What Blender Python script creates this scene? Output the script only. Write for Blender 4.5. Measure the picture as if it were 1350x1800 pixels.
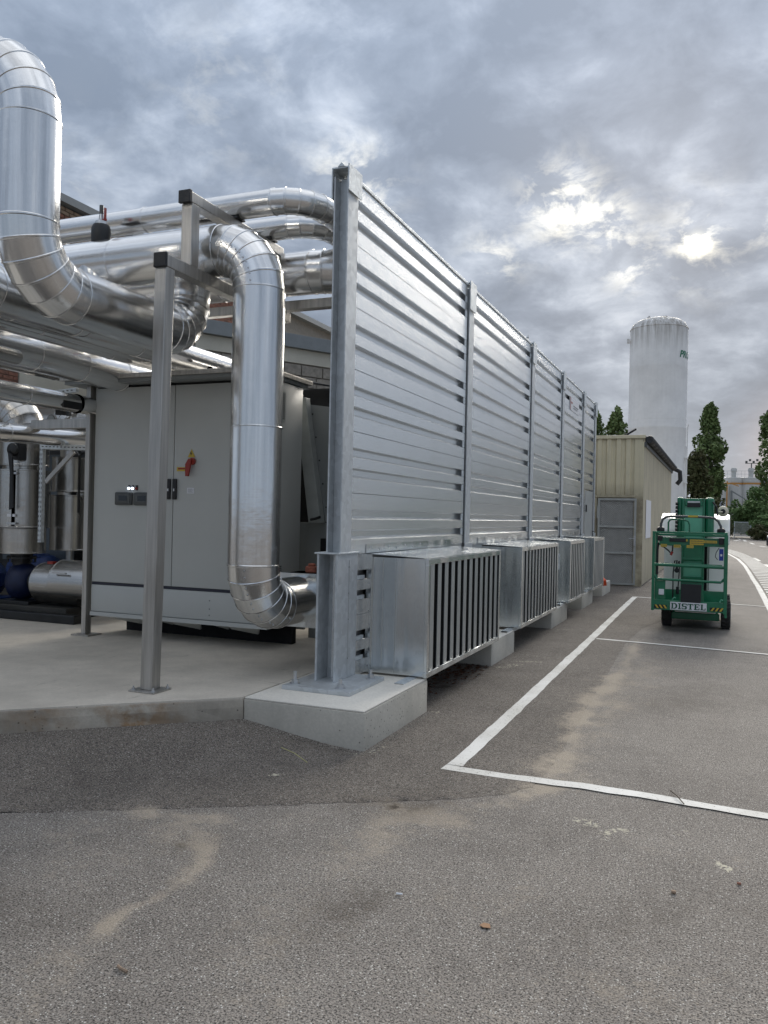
import bpy, bmesh, math, random
import numpy as np
from mathutils import Vector, Matrix
from mathutils.geometry import delaunay_2d_cdt
random.seed(7); np.random.seed(7)
for o in list(bpy.data.objects): bpy.data.objects.remove(o)
SC = bpy.context.scene
COL = SC.collection
R = math.radians

# ------------------------------------------------------------------ camera
cd = bpy.data.cameras.new('camera'); cam = bpy.data.objects.new('camera', cd); COL.objects.link(cam)
cd.sensor_fit = 'VERTICAL'; cd.sensor_height = 36.0; cd.lens = 1450/1800*36.0
cd.clip_start = 0.05; cd.clip_end = 3000
right = Vector((0.92534, 0.37851, 0.02199)); up = Vector((-0.0188, -0.01213, 0.99975)); back = right.cross(up).normalized()
up = back.cross(right).normalized()
cam.matrix_world = Matrix(((right.x, up.x, back.x, 0), (right.y, up.y, back.y, 0), (right.z, up.z, back.z, 1.55), (0, 0, 0, 1)))
SC.camera = cam
SC.render.resolution_x = 768; SC.render.resolution_y = 1024

# ------------------------------------------------------------------ sky
SC.cycles.max_bounces = 16; SC.cycles.glossy_bounces = 10
SUN_EL, SUN_AZ = R(24), R(-3)          # azimuth from +Y towards +X
W = bpy.data.worlds.new('World'); SC.world = W; W.use_nodes = True
nt = W.node_tree; nt.nodes.clear()
class NT:
    """small helper round a node tree"""
    def __init__(s, t): s.t = t
    def n(s, typ, ins=None, **kw):
        nd = s.t.nodes.new(typ)
        for k, v in kw.items(): setattr(nd, k, v)
        if ins:
            for k, v in ins.items():
                if hasattr(v, 'links') or isinstance(v, bpy.types.NodeSocket): s.t.links.new(v, nd.inputs[k])
                else: nd.inputs[k].default_value = v
        return nd
    def m(s, op, a, b=None, c=None, clamp=False):
        nd = s.t.nodes.new('ShaderNodeMath'); nd.operation = op; nd.use_clamp = clamp
        for i, v in enumerate((a, b, c)):
            if v is None: continue
            if isinstance(v, bpy.types.NodeSocket): s.t.links.new(v, nd.inputs[i])
            else: nd.inputs[i].default_value = v
        return nd.outputs[0]
    def mix(s, f, a, b, mode='MIX'):
        nd = s.t.nodes.new('ShaderNodeMix'); nd.data_type = 'RGBA'; nd.blend_type = mode
        for k, v in ((0, f), (6, a), (7, b)):
            if isinstance(v, bpy.types.NodeSocket): s.t.links.new(v, nd.inputs[k])
            else:
                nd.inputs[k].default_value = v if (k == 0) else (tuple(v)+(1,) if len(v) == 3 else v)
        return nd.outputs[2]
    def ramp(s, f, *st, interp='LINEAR'):
        nd = s.t.nodes.new('ShaderNodeValToRGB'); nd.color_ramp.interpolation = interp
        while len(nd.color_ramp.elements) < len(st): nd.color_ramp.elements.new(.5)
        for e, (p, c) in zip(nd.color_ramp.elements, st):
            e.position = p; e.color = (c, c, c, 1) if isinstance(c, (int, float)) else tuple(c)+(1,)
        s.t.links.new(f, nd.inputs[0]); return nd.outputs[0]
w = NT(nt)
sky = w.n('ShaderNodeTexSky', sky_type='NISHITA', sun_disc=False, sun_elevation=SUN_EL, sun_rotation=SUN_AZ)
sky.air_density = 1.0; sky.dust_density = 1.5
tc = w.n('ShaderNodeTexCoord'); sx = w.n('ShaderNodeSeparateXYZ', {0: tc.outputs['Generated']})
zz = w.m('ADD', w.m('MAXIMUM', sx.outputs[2], 0.0), 0.38)
px_ = w.m('DIVIDE', sx.outputs[0], zz); py_ = w.m('DIVIDE', sx.outputs[1], zz)
cv = w.n('ShaderNodeCombineXYZ', {0: px_, 1: py_, 2: 3.4})
n1 = w.n('ShaderNodeTexNoise', {'Vector': cv.outputs[0], 'Scale': 1.6, 'Detail': 9.0, 'Roughness': 0.55, 'Distortion': 0.15})
n2 = w.n('ShaderNodeTexNoise', {'Vector': cv.outputs[0], 'Scale': 7.5, 'Detail': 8.0, 'Roughness': 0.58, 'Distortion': 0.25})
n3 = w.n('ShaderNodeTexNoise', {'Vector': tc.outputs['Generated'], 'Scale': 3.0, 'Detail': 3.0})
cl = w.m('ADD', w.m('MULTIPLY', n1.outputs[0], .56), w.m('MULTIPLY', n2.outputs[0], .44))
dens = w.ramp(cl, (.40, 0), (.60, 1))
# cloud deck colours (radiance before the background strength): blue-grey thin parts, darker thick parts, white edges
deck = w.ramp(cl, (.38, (3.9, 4.25, 4.8)), (.44, (2.75, 3.12, 3.72)), (.485, (2.1, 2.45, 3.02)), (.53, (1.6, 1.92, 2.45)), (.60, (1.22, 1.5, 1.96)))
def glow(dx, dy, dz, p, amp):
    v = Vector((dx, dy, dz)).normalized()
    d = w.n('ShaderNodeVectorMath', {0: tc.outputs['Generated'], 1: tuple(v)}, operation='DOT_PRODUCT').outputs['Value']
    return w.m('MULTIPLY', w.m('POWER', w.m('MAXIMUM', d, 0.0), p), amp)
n4 = w.n('ShaderNodeTexNoise', {'Vector': cv.outputs[0], 'Scale': 13., 'Detail': 8.0, 'Roughness': 0.62, 'Distortion': 0.3})
nmask = w.ramp(n4.outputs[0], (.47, 0), (.60, 1))
GL = [(-.03, .952, .305, 900, 1.7), (-.03, .952, .305, 9000, 8.0), (-.17, .92, .350, 1500, 5.), (-.12, .93, .33, 3500, 3.5), (-.385, .83, .37, 1100, 3.0), (.06, .95, .31, 2500, 2.6), (-.1, .945, .285, 3000, 3), (-.5, .75, .45, 400, .7), (-.25, .93, .30, 2500, 2.4), (-.7, .68, .35, 500, .8)]
g = None
for q in GL:
    t_ = glow(*q); g = t_ if g is None else w.m('ADD', g, t_)
gm = w.m('MULTIPLY', g, w.m('ADD', w.m('MULTIPLY', nmask, .97), .03))
core = w.m('MULTIPLY', glow(-.03, .952, .305, 25000, 9.0), w.m('ADD', w.m('MULTIPLY', nmask, .7), .3))
gcol = w.n('ShaderNodeVectorMath', {0: (1.0, .90, .66), 'Scale': w.m('ADD', gm, core)}, operation='SCALE').outputs[0]
# overcast brightened towards the unseen zenith, steeper than the CIE law, to lift ground light
zc = w.m('MAXIMUM', sx.outputs[2], 0.0)
zen_lift = w.m('ADD', w.m('ADD', w.m('MULTIPLY', zc, .25), .62), w.m('MULTIPLY', w.m('MULTIPLY', zc, zc), 1.3))
dk = w.n('ShaderNodeVectorMath', {0: deck, 'Scale': zen_lift}, operation='SCALE').outputs[0]
gr_ = w.n('ShaderNodeVectorMath', {0: (1.0, 1.02, 1.05), 'Scale': w.m('MULTIPLY', w.n('ShaderNodeSeparateColor', {0: dk}).outputs[1], 1.0)}, operation='SCALE').outputs[0]
dk = w.mix(w.ramp(zc, (.5, 0), (.95, .8)), dk, gr_)      # unseen deck overhead greyed to take the blue out of its light
# thin air near the horizon: a pale band
hz = w.m('POWER', w.m('SUBTRACT', 1.0, w.m('MAXIMUM', sx.outputs[2], 0.0)), 14.0)
dk = w.mix(w.m('MULTIPLY', hz, .7), dk, (2.0, 2.5, 3.15))
wg = w.n('ShaderNodeVectorMath', {0: (3.2, 1.7, .9), 'Scale': glow(.09, .99, .075, 700, .5)}, operation='SCALE').outputs[0]
nish = w.n('ShaderNodeVectorMath', {0: sky.outputs[0], 'Scale': .4}, operation='SCALE').outputs[0]
base = w.mix(.95, nish, dk)
tot = w.n('ShaderNodeVectorMath', {0: base, 1: gcol}, operation='ADD').outputs[0]
tot = w.n('ShaderNodeVectorMath', {0: tot, 1: wg}, operation='ADD').outputs[0]
bg = w.n('ShaderNodeBackground', {'Color': tot, 'Strength': 0.104})
wo = w.n('ShaderNodeOutputWorld', {'Surface': bg.outputs[0]})

sd = bpy.data.lights.new('sun', 'SUN'); sun = bpy.data.objects.new('sun', sd); COL.objects.link(sun)
sd.energy = 1.5; sd.angle = R(28); sd.color = (1, .93, .82)
sv = Vector((math.sin(SUN_AZ)*math.cos(SUN_EL), math.cos(SUN_AZ)*math.cos(SUN_EL), math.sin(SUN_EL)))
sun.rotation_euler = sv.to_track_quat('Z', 'Y').to_euler()
SC.view_settings.view_transform = 'Standard'; SC.view_settings.look = 'None'
SC.view_settings.gamma = 1; SC.view_settings.use_curve_mapping = False
SC.view_settings.exposure = 1.15

# ------------------------------------------------------------------ materials
def mat(name):
    m = bpy.data.materials.new(name); m.use_nodes = True
    t = m.node_tree; b = t.nodes['Principled BSDF']; return m, NT(t), b
def setc(n, b, key, v):
    if isinstance(v, bpy.types.NodeSocket): n.t.links.new(v, b.inputs[key])
    else: b.inputs[key].default_value = tuple(v)+(1,) if hasattr(v, '__len__') and len(v) == 3 else v
def simple(name, col, rough=.5, metal=0., var=.12, scale=6., bump=0., bscale=80., dirt=0., streak=None, spec=None, coat=0.):
    m, n, b = mat(name)
    tcn = n.n('ShaderNodeTexCoord'); vec = tcn.outputs['Object']
    if streak: vec = n.n('ShaderNodeMapping', {'Vector': vec, 'Scale': streak}).outputs[0]
    no = n.n('ShaderNodeTexNoise', {'Vector': vec, 'Scale': scale, 'Detail': 5.0, 'Roughness': .6})
    f = n.ramp(no.outputs[0], (.3, 0), (.7, 1))
    c0 = [max(0, x*(1-var)) for x in col]; c1 = [min(1, x*(1+var)) for x in col]
    c = n.mix(f, c0, c1)
    if dirt:
        nd = n.n('ShaderNodeTexNoise', {'Vector': tcn.outputs['Object'], 'Scale': 2.3, 'Detail': 8.0, 'Roughness': .7})
        c = n.mix(n.m('MULTIPLY', n.ramp(nd.outputs[0], (.5, 0), (.75, 1)), dirt), c, (.09, .08, .065))
    setc(n, b, 'Base Color', c)
    setc(n, b, 'Roughness', n.m('ADD', n.m('MULTIPLY', f, .14), rough-.07))
    b.inputs['Metallic'].default_value = metal
    if spec is not None: b.inputs['Specular IOR Level'].default_value = spec
    if coat: b.inputs['Coat Weight'].default_value = coat
    if bump:
        nb = n.n('ShaderNodeTexNoise', {'Vector': tcn.outputs['Object'], 'Scale': bscale, 'Detail': 4.0})
        bp = n.n('ShaderNodeBump', {'Height': nb.outputs[0], 'Strength': bump, 'Distance': .004}); setc(n, b, 'Normal', bp.outputs[0])
    return m

def asphalt(name, dark, light, sp=1.0, attr=True):
    m, n, b = mat(name); tcn = n.n('ShaderNodeTexCoord'); P = tcn.outputs['Object']
    big = n.n('ShaderNodeTexNoise', {'Vector': P, 'Scale': 1.1, 'Detail': 7.0, 'Roughness': .66})
    mid = n.n('ShaderNodeTexNoise', {'Vector': P, 'Scale': 9., 'Detail': 6.0, 'Roughness': .7})
    c = n.mix(n.ramp(big.outputs[0], (.38, 0), (.60, 1)), [x*.88 for x in dark], light)
    c = n.mix(n.m('MULTIPLY', n.ramp(mid.outputs[0], (.35, 0), (.68, 1)), .4), c, [x*1.3 for x in light])
    fog = n.n('ShaderNodeTexNoise', {'Vector': P, 'Scale': 120., 'Detail': 4.0, 'Roughness': .75})
    c = n.mix(n.ramp(fog.outputs[0], (.40, 1), (.55, 0)), c, [x*.12 for x in dark])
    vo = n.n('ShaderNodeTexVoronoi', {'Vector': P, 'Scale': 120., 'Randomness': 1.0})
    rnd = n.n('ShaderNodeSeparateColor', {0: vo.outputs['Color']})
    near = n.ramp(vo.outputs['Distance'], (.25, 1), (.42, 0))
    # pale, tan and black chips of aggregate worn free of the binder
    k1 = n.m('MULTIPLY', n.ramp(rnd.outputs[0], (.82, 0), (.86, 1)), near)
    k1 = n.m('MULTIPLY', k1, sp)
    chip = n.mix(rnd.outputs[1], (.38, .34, .28), (.74, .73, .69))
    c = n.mix(k1, c, chip)
    k2 = n.m('MULTIPLY', n.ramp(rnd.outputs[0], (.22, 1), (.27, 0)), near)
    c = n.mix(n.m('MULTIPLY', k2, .95), c, (.02, .019, .018))
    vb = n.n('ShaderNodeTexVoronoi', {'Vector': P, 'Scale': 78.}); rb_ = n.n('ShaderNodeSeparateColor', {0: vb.outputs['Color']})
    c = n.mix(n.m('MULTIPLY', n.m('MULTIPLY', n.ramp(rb_.outputs[0], (.90, 0), (.93, 1)), n.ramp(vb.outputs['Distance'], (.22, 1), (.36, 0))), .8*sp), c, (.52, .50, .45))
    c = n.mix(n.m('MULTIPLY', n.m('MULTIPLY', n.ramp(rb_.outputs[1], (.90, 0), (.93, 1)), n.ramp(vb.outputs['Distance'], (.2, 1), (.34, 0))), .9), c, (.03, .028, .026))
    vo2 = n.n('ShaderNodeTexVoronoi', {'Vector': P, 'Scale': 260.})
    r2 = n.n('ShaderNodeSeparateColor', {0: vo2.outputs['Color']})
    c = n.mix(n.m('MULTIPLY', n.ramp(r2.outputs[0], (.60, 0), (.95, 1)), .45*sp), c, (.33, .31, .285))
    if attr:
        at = n.n('ShaderNodeAttribute', attribute_name='dust')
        dn = n.n('ShaderNodeTexNoise', {'Vector': P, 'Scale': 14., 'Detail': 8.0, 'Roughness': .75})
        dn2 = n.n('ShaderNodeTexNoise', {'Vector': P, 'Scale': 55., 'Detail': 6.0, 'Roughness': .8})
        ed = n.m('ADD', n.m('MULTIPLY', at.outputs['Fac'], 1.25), n.m('ADD', n.m('MULTIPLY', n.m('SUBTRACT', dn.outputs[0], .5), 1.5), n.m('MULTIPLY', n.m('SUBTRACT', dn2.outputs[0], .5), 1.3)))
        df = n.m('MULTIPLY', n.ramp(ed, (.18, 0), (.95, 1)), .78)
        df = n.m('MULTIPLY', df, n.m('ADD', n.m('MULTIPLY', n.ramp(fog.outputs[0], (.36, 0), (.52, 1)), .45), .55))
        c = n.mix(df, c, (.43, .365, .285))
        a2 = n.n('ShaderNodeAttribute', attribute_name='spill')
        en = n.n('ShaderNodeTexNoise', {'Vector': P, 'Scale': 38., 'Detail': 6.0, 'Roughness': .7, 'Distortion': .8})
        sf = n.m('ADD', a2.outputs['Fac'], n.m('MULTIPLY', n.m('SUBTRACT', en.outputs[0], .5), 4.2))
        c = n.mix(n.m('MULTIPLY', n.ramp(sf, (.85, 0), (1.0, 1)), .8), c, (.58, .54, .42))
        a3 = n.n('ShaderNodeAttribute', attribute_name='damp')
        c = n.mix(n.m('MULTIPLY', a3.outputs['Fac'], n.ramp(dn.outputs[0], (.35, 0), (.55, .8))), c, (.05, .038, .027))
    setc(n, b, 'Base Color', c); b.inputs['Roughness'].default_value = .88
    b.inputs['Specular IOR Level'].default_value = .25
    h = n.m('ADD', n.m('MULTIPLY', vo.outputs['Distance'], -.8), fog.outputs[0])
    bp = n.n('ShaderNodeBump', {'Height': h, 'Strength': .75, 'Distance': .004}); setc(n, b, 'Normal', bp.outputs[0])
    return m

def concrete(name, col, stain=.3, rust=False, horiz=False, spk=.3):
    m, n, b = mat(name); tcn = n.n('ShaderNodeTexCoord'); P = tcn.outputs['Object']
    a = n.n('ShaderNodeTexNoise', {'Vector': P, 'Scale': 1.7, 'Detail': 9.0, 'Roughness': .68})
    c = n.mix(n.ramp(a.outputs[0], (.35, 0), (.66, 1)), [x*(1-stain) for x in col], col)
    f = n.n('ShaderNodeTexNoise', {'Vector': P, 'Scale': 55., 'Detail': 6.0, 'Roughness': .7})
    c = n.mix(n.m('MULTIPLY', n.ramp(f.outputs[0], (.4, 1), (.6, 0)), .25), c, [x*.6 for x in col])
    if spk:
        vo = n.n('ShaderNodeTexVoronoi', {'Vector': P, 'Scale': 28.})
        rr = n.n('ShaderNodeSeparateColor', {0: vo.outputs['Color']})
        hole = n.m('MULTIPLY', n.ramp(rr.outputs[0], (.80, 0), (.84, 1)), n.ramp(vo.outputs['Distance'], (.10, 1), (.2, 0)))
        c = n.mix(n.m('MULTIPLY', hole, spk), c, (.08, .075, .065))
    if horiz:      # dark scuffs scattered on the slab
        mp = n.n('ShaderNodeMapping', {'Vector': P, 'Rotation': (0, 0, .5), 'Scale': (5, 1.6, 1)})
        s_ = n.n('ShaderNodeTexNoise', {'Vector': mp.outputs[0], 'Scale': 1.6, 'Detail': 8.0, 'Roughness': .75})
        c = n.mix(n.m('MULTIPLY', n.ramp(s_.outputs[0], (.60, 0), (.74, 1)), .45), c, (.13, .115, .09))
    if rust:
        sp = n.n('ShaderNodeSeparateXYZ', {0: P})
        rn = n.n('ShaderNodeTexNoise', {'Vector': P, 'Scale': 6., 'Detail': 6.0, 'Roughness': .65})
        bx = n.m('SUBTRACT', 1.0, n.m('MULTIPLY', n.m('ABSOLUTE', n.m('ADD', sp.outputs[0], 3.58)), 3.2), clamp=True)
        bx2 = n.m('MULTIPLY', n.m('SUBTRACT', 1.0, n.m('MULTIPLY', n.m('ABSOLUTE', n.m('ADD', sp.outputs[0], 4.02)), 4.5), clamp=True), .6)
        k = n.m('MULTIPLY', n.m('ADD', bx, bx2), n.ramp(rn.outputs[0], (.40, 0), (.6, 1)))
        c = n.mix(n.m('MULTIPLY', k, .85, clamp=True), c, (.22, .115, .035))
    setc(n, b, 'Base Color', c); b.inputs['Roughness'].default_value = .85; b.inputs['Specular IOR Level'].default_value = .3
    bp = n.n('ShaderNodeBump', {'Height': f.outputs[0], 'Strength': .35, 'Distance': .006}); setc(n, b, 'Normal', bp.outputs[0])
    return m

def cladding(name, col, rough=.2, streak=.25):
    """polished aluminium jacket; the grain runs along the pipe (uv: x round, y along)"""
    m, n, b = mat(name); uv = n.n('ShaderNodeUVMap', uv_map='UVMap')
    mp = n.n('ShaderNodeMapping', {'Vector': uv.outputs[0], 'Scale': (34, .7, 1)})
    a = n.n('ShaderNodeTexNoise', {'Vector': mp.outputs[0], 'Scale': 1., 'Detail': 4.0, 'Roughness': .6})
    tcn = n.n('ShaderNodeTexCoord')
    s = n.n('ShaderNodeTexNoise', {'Vector': tcn.outputs['Object'], 'Scale': 2.2, 'Detail': 4.0})
    mp2 = n.n('ShaderNodeMapping', {'Vector': uv.outputs[0], 'Scale': (5, 90., 1)})
    a2 = n.n('ShaderNodeTexNoise', {'Vector': mp2.outputs[0], 'Scale': 1., 'Detail': 3.0, 'Roughness': .6})
    c = n.mix(n.ramp(a.outputs[0], (.35, 0), (.65, 1)), [x*.86 for x in col], col)
    c = n.mix(n.m('MULTIPLY', n.ramp(s.outputs[0], (.5, 0), (.8, 1)), .18), c, [x*.65 for x in col])
    setc(n, b, 'Base Color', c); b.inputs['Metallic'].default_value = 1.
    setc(n, b, 'Roughness', n.m('ADD', n.m('MULTIPLY', a.outputs[0], .16), rough-.08))
    bp = n.n('ShaderNodeBump', {'Height': a.outputs[0], 'Strength': streak, 'Distance': .004})
    bp2 = n.n('ShaderNodeBump', {'Height': s.outputs[0], 'Strength': .25, 'Distance': .03, 'Normal': bp.outputs[0]})
    bp3 = n.n('ShaderNodeBump', {'Height': a2.outputs[0], 'Strength': .10, 'Distance': .002, 'Normal': bp2.outputs[0]})
    setc(n, b, 'Normal', bp3.outputs[0])
    b.inputs['Anisotropic'].default_value = .55
    tg = n.n('ShaderNodeTangent', direction_type='UV_MAP'); tg.uv_map = 'UVMap'; setc(n, b, 'Tangent', tg.outputs[0])
    return m

def galvanised(name, col, rough=.42, metal=.75, spang=14., var=.16, stain=.2, rv=.12, bmp=.15, warp=0):
    m, n, b = mat(name); tcn = n.n('ShaderNodeTexCoord'); P = tcn.outputs['Object']
    v = n.n('ShaderNodeTexVoronoi', {'Vector': P, 'Scale': spang}); r_ = n.n('ShaderNodeSeparateColor', {0: v.outputs['Color']})
    no = n.n('ShaderNodeTexNoise', {'Vector': P, 'Scale': 3.5, 'Detail': 8.0, 'Roughness': .7})
    c = n.mix(r_.outputs[0], [x*(1-var) for x in col], [min(1, x*(1+var*.5)) for x in col])
    c = n.mix(n.m('MULTIPLY', n.ramp(no.outputs[0], (.5, 0), (.72, 1)), stain), c, [min(1, x*1.5) for x in (.5, .53, .55)])
    setc(n, b, 'Base Color', c); b.inputs['Metallic'].default_value = metal
    setc(n, b, 'Roughness', n.m('ADD', n.m('MULTIPLY', n.m('ADD', r_.outputs[1], no.outputs[0]), rv), rough-rv*.85))
    nb = n.n('ShaderNodeTexNoise', {'Vector': P, 'Scale': 4., 'Detail': 1.0})
    bp = n.n('ShaderNodeBump', {'Height': nb.outputs[0], 'Strength': bmp, 'Distance': .03})
    if warp:
        mw = n.n('ShaderNodeMapping', {'Vector': P, 'Scale': (5., 2.2, .5)}); nw = n.n('ShaderNodeTexNoise', {'Vector': mw.outputs[0], 'Scale': 1., 'Detail': 1.0})
        bp = n.n('ShaderNodeBump', {'Height': nw.outputs[0], 'Strength': 1.0, 'Distance': warp, 'Normal': bp.outputs[0]}); setc(n, b, 'Normal', bp.outputs[0])
    return m

def stucco_alu(name):
    m, n, b = mat(name); tcn = n.n('ShaderNodeTexCoord'); P = tcn.outputs['Object']
    mp = n.n('ShaderNodeMapping', {'Vector': P, 'Scale': (1, 1, 1.6)})
    v = n.n('ShaderNodeTexVoronoi', {'Vector': mp.outputs[0], 'Scale': 62., 'Randomness': .35}); v.feature = 'SMOOTH_F1'
    fine = n.n('ShaderNodeTexNoise', {'Vector': P, 'Scale': 260., 'Detail': 2.0})
    no = n.n('ShaderNodeTexNoise', {'Vector': P, 'Scale': 1.6, 'Detail': 5.0})
    c = n.mix(n.ramp(fine.outputs[0], (.35, 0), (.65, 1)), (.60, .61, .61), (.80, .81, .81))
    c = n.mix(n.m('MULTIPLY', n.ramp(no.outputs[0], (.45, 0), (.7, 1)), .2), c, (.52, .53, .53))
    setc(n, b, 'Base Color', c); b.inputs['Metallic'].default_value = .84; b.inputs['Roughness'].default_value = .25
    h = n.m('ADD', n.m('MULTIPLY', v.outputs['Distance'], 1.0), n.m('MULTIPLY', fine.outputs[0], .10))
    bp = n.n('ShaderNodeBump', {'Height': h, 'Strength': .42, 'Distance': .003}); setc(n, b, 'Normal', bp.outputs[0])
    return m

def road_paint(name):
    m, n, b = mat(name); tcn = n.n('ShaderNodeTexCoord'); P = tcn.outputs['Object']
    a = n.n('ShaderNodeTexNoise', {'Vector': P, 'Scale': 60., 'Detail': 8.0, 'Roughness': .75})
    l = n.n('ShaderNodeTexNoise', {'Vector': P, 'Scale': 2.5, 'Detail': 5.0, 'Roughness': .6})
    c = n.mix(n.ramp(l.outputs[0], (.35, 0), (.65, 1)), (.60, .585, .54), (.76, .75, .715))
    thr = n.m('ADD', a.outputs[0], n.m('MULTIPLY', l.outputs[0], .16))
    c = n.mix(n.ramp(thr, (.45, .95), (.50, 0)), c, (.20, .185, .165))
    setc(n, b, 'Base Color', c); b.inputs['Roughness'].default_value = .8
    bp = n.n('ShaderNodeBump', {'Height': a.outputs[0], 'Strength': .5, 'Distance': .003}); setc(n, b, 'Normal', bp.outputs[0])
    return m

def leaves(name, c0, c1, c2):
    m, n, b = mat(name); tcn = n.n('ShaderNodeTexCoord'); g_ = n.n('ShaderNodeNewGeometry')
    a = n.n('ShaderNodeTexNoise', {'Vector': tcn.outputs['Object'], 'Scale': .9, 'Detail': 3.0})
    c = n.mix(n.ramp(a.outputs[0], (.35, 0), (.65, 1)), c0, c1)
    c = n.mix(n.m('MULTIPLY', g_.outputs['Random Per Island'], .6), c, c2)
    setc(n, b, 'Base Color', c); b.inputs['Roughness'].default_value = .65
    b.inputs['Specular IOR Level'].default_value = .25
    return m

def cladding_paint(name, col, streaks=.3, top=None, low=None):
    """painted sheet with rain streaks running down"""
    m, n, b = mat(name); tcn = n.n('ShaderNodeTexCoord'); P = tcn.outputs['Object']
    mp = n.n('ShaderNodeMapping', {'Vector': P, 'Scale': (6, 6, .35)})
    a = n.n('ShaderNodeTexNoise', {'Vector': mp.outputs[0], 'Scale': 1.2, 'Detail': 7.0, 'Roughness': .7})
    l = n.n('ShaderNodeTexNoise', {'Vector': P, 'Scale': 1.4, 'Detail': 8.0, 'Roughness': .7})
    c = n.mix(n.ramp(l.outputs[0], (.35, 0), (.65, 1)), [x*.88 for x in col], col)
    c = n.mix(n.m('MULTIPLY', n.ramp(a.outputs[0], (.48, 0), (.7, 1)), streaks), c, [x*.45 for x in col])
    if top:      # grime below a rim
        z0, z1, amt, tint = top; sp = n.n('ShaderNodeSeparateXYZ', {0: P})
        f = n.m('DIVIDE', n.m('SUBTRACT', sp.outputs[2], z0), z1-z0, clamp=True)
        f = n.m('MULTIPLY', f, n.ramp(a.outputs[0], (.38, 0), (.6, 1)))
        c = n.mix(n.m('MULTIPLY', f, amt), c, tint)
    if low:
        z0, z1, amt, tint = low; sp = n.n('ShaderNodeSeparateXYZ', {0: P})
        f = n.m('DIVIDE', n.m('SUBTRACT', z1, sp.outputs[2]), z1-z0, clamp=True)
        f = n.m('MULTIPLY', f, n.ramp(l.outputs[0], (.3, 0), (.6, 1)))
        c = n.mix(n.m('MULTIPLY', f, amt), c, tint)
    setc(n, b, 'Base Color', c); b.inputs['Roughness'].default_value = .55
    return m

M = {}
M['asph'] = asphalt('asphalt_old', (.25, .221, .195), (.315, .283, .25))
M['asph2'] = asphalt('asphalt_new', (.17, .146, .125), (.225, .196, .168), .65)
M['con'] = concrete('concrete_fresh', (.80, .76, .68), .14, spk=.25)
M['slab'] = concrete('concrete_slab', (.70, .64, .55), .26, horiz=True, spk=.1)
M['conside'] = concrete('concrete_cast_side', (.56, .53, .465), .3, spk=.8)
M['edge'] = concrete('concrete_slab_edge', (.50, .455, .385), .5, rust=True, spk=.9)
M['alu'] = cladding('aluminium_jacket', (.80, .80, .795), .2)
M['alud'] = cladding('aluminium_jacket_dull', (.50, .49, .47), .25)
M['galv'] = galvanised('galvanised_beam', (.53, .555, .57), .5, .55, 22, .12, .35)
M['galvd'] = galvanised('galvanised_duct', (.64, .67, .68), .20, .95, 30, .03, .02, .03, .04, .035)
M['galvlight'] = galvanised('galvanised_cap', (.60, .64, .66), .45, .5, 40)
M['louv'] = galvanised('louvre_blade', (.50, .53, .54), .36, .9, 40, .03, .03, .04, .05)
M['stucco'] = stucco_alu('embossed_aluminium')
M['stain'] = simple('stainless_tube', (.44, .425, .40), .4, .85, .22, 3., streak=(14, 14, .6), bump=.08)
M['black'] = simple('black_plastic', (.012, .013, .015), .5, 0, .2)
M['blackm'] = simple('black_metal', (.02, .021, .022), .4, .2, .3)
M['darkgrey'] = simple('dark_grey_plastic', (.085, .09, .09), .5, 0, .15)
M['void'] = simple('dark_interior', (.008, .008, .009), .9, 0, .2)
M['cab'] = simple('cabinet_grey', (.48, .49, .47), .42, 0, .035, 2., bump=.02, bscale=500)
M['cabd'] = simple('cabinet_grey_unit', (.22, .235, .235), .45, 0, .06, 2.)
M['seam'] = simple('seam_navy', (.012, .014, .03), .4, 0, .1)
M['red'] = simple('red_handle', (.28, .025, .015), .4, 0, .12)
M['redb'] = simple('red_brick_scrap', (.34, .11, .07), .8, 0, .4, 30., bump=.5)
M['yellow'] = simple('yellow_label', (.55, .40, .05), .5, 0, .1)
M['paper'] = simple('white_paper', (.72, .73, .76), .7, 0, .05)
M['white'] = simple('white_gel_coat', (.80, .80, .765), .35, 0, .04, 2., coat=.2)
M['green'] = simple('green_paint', (.010, .155, .075), .34, 0, .15, 5., coat=.3)
M['lgreen'] = simple('light_green_paint', (.12, .42, .27), .36, 0, .12, 3., coat=.3)
M['greentext'] = simple('green_lettering', (.004, .085, .045), .5, 0, .1)
M['bluedk'] = simple('dark_blue_cast', (.005, .012, .05), .5, .1, .3, 9.)
M['blue'] = simple('blue_cast_paint', (.01, .035, .14), .42, .1, .3, 9.)
M['bluel'] = simple('blue_sticker', (.02, .05, .33), .4, 0, .1)
M['rubber'] = simple('tyre_rubber', (.028, .027, .026), .8, 0, .3, 20., bump=.4)
M['steel'] = simple('zinc_bolt', (.55, .56, .57), .35, .9, .15)
M['paint'] = road_paint('road_marking_white')
M['shed'] = cladding_paint('cream_sheet', (.72, .65, .46), .28, low=(2.05, 2.45, .75, (.10, .075, .05)))
M['shedside'] = cladding_paint('cream_panel_weathered', (.62, .56, .42), .42, low=(-.1, .9, .35, (.20, .16, .10)))
M['door'] = simple('grey_door_frame', (.40, .41, .39), .5, .1, .12)
M['mesh'] = simple('expanded_mesh', (.62, .62, .59), .5, .4, .15)
M['tank'] = cladding_paint('tank_white', (.84, .84, .83), .10, top=(9.7, 11.3, .85, (.22, .19, .15)))
M['bitumen'] = simple('gutter_black', (.03, .031, .034), .45, .1, .5, 14., bump=.5, bscale=20)
M['brickm'] = simple('fired_brick', (.23, .105, .07), .85, 0, .5, 9., bump=.5)
M['brickm2'] = simple('fired_brick_tan', (.30, .215, .15), .85, 0, .4, 9., bump=.5)
M['mortar'] = simple('mortar', (.27, .245, .21), .9, 0, .2, 20.)
M['block'] = simple('stone_block', (.26, .235, .20), .9, 0, .3, 12., bump=.6, bscale=40)
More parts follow.
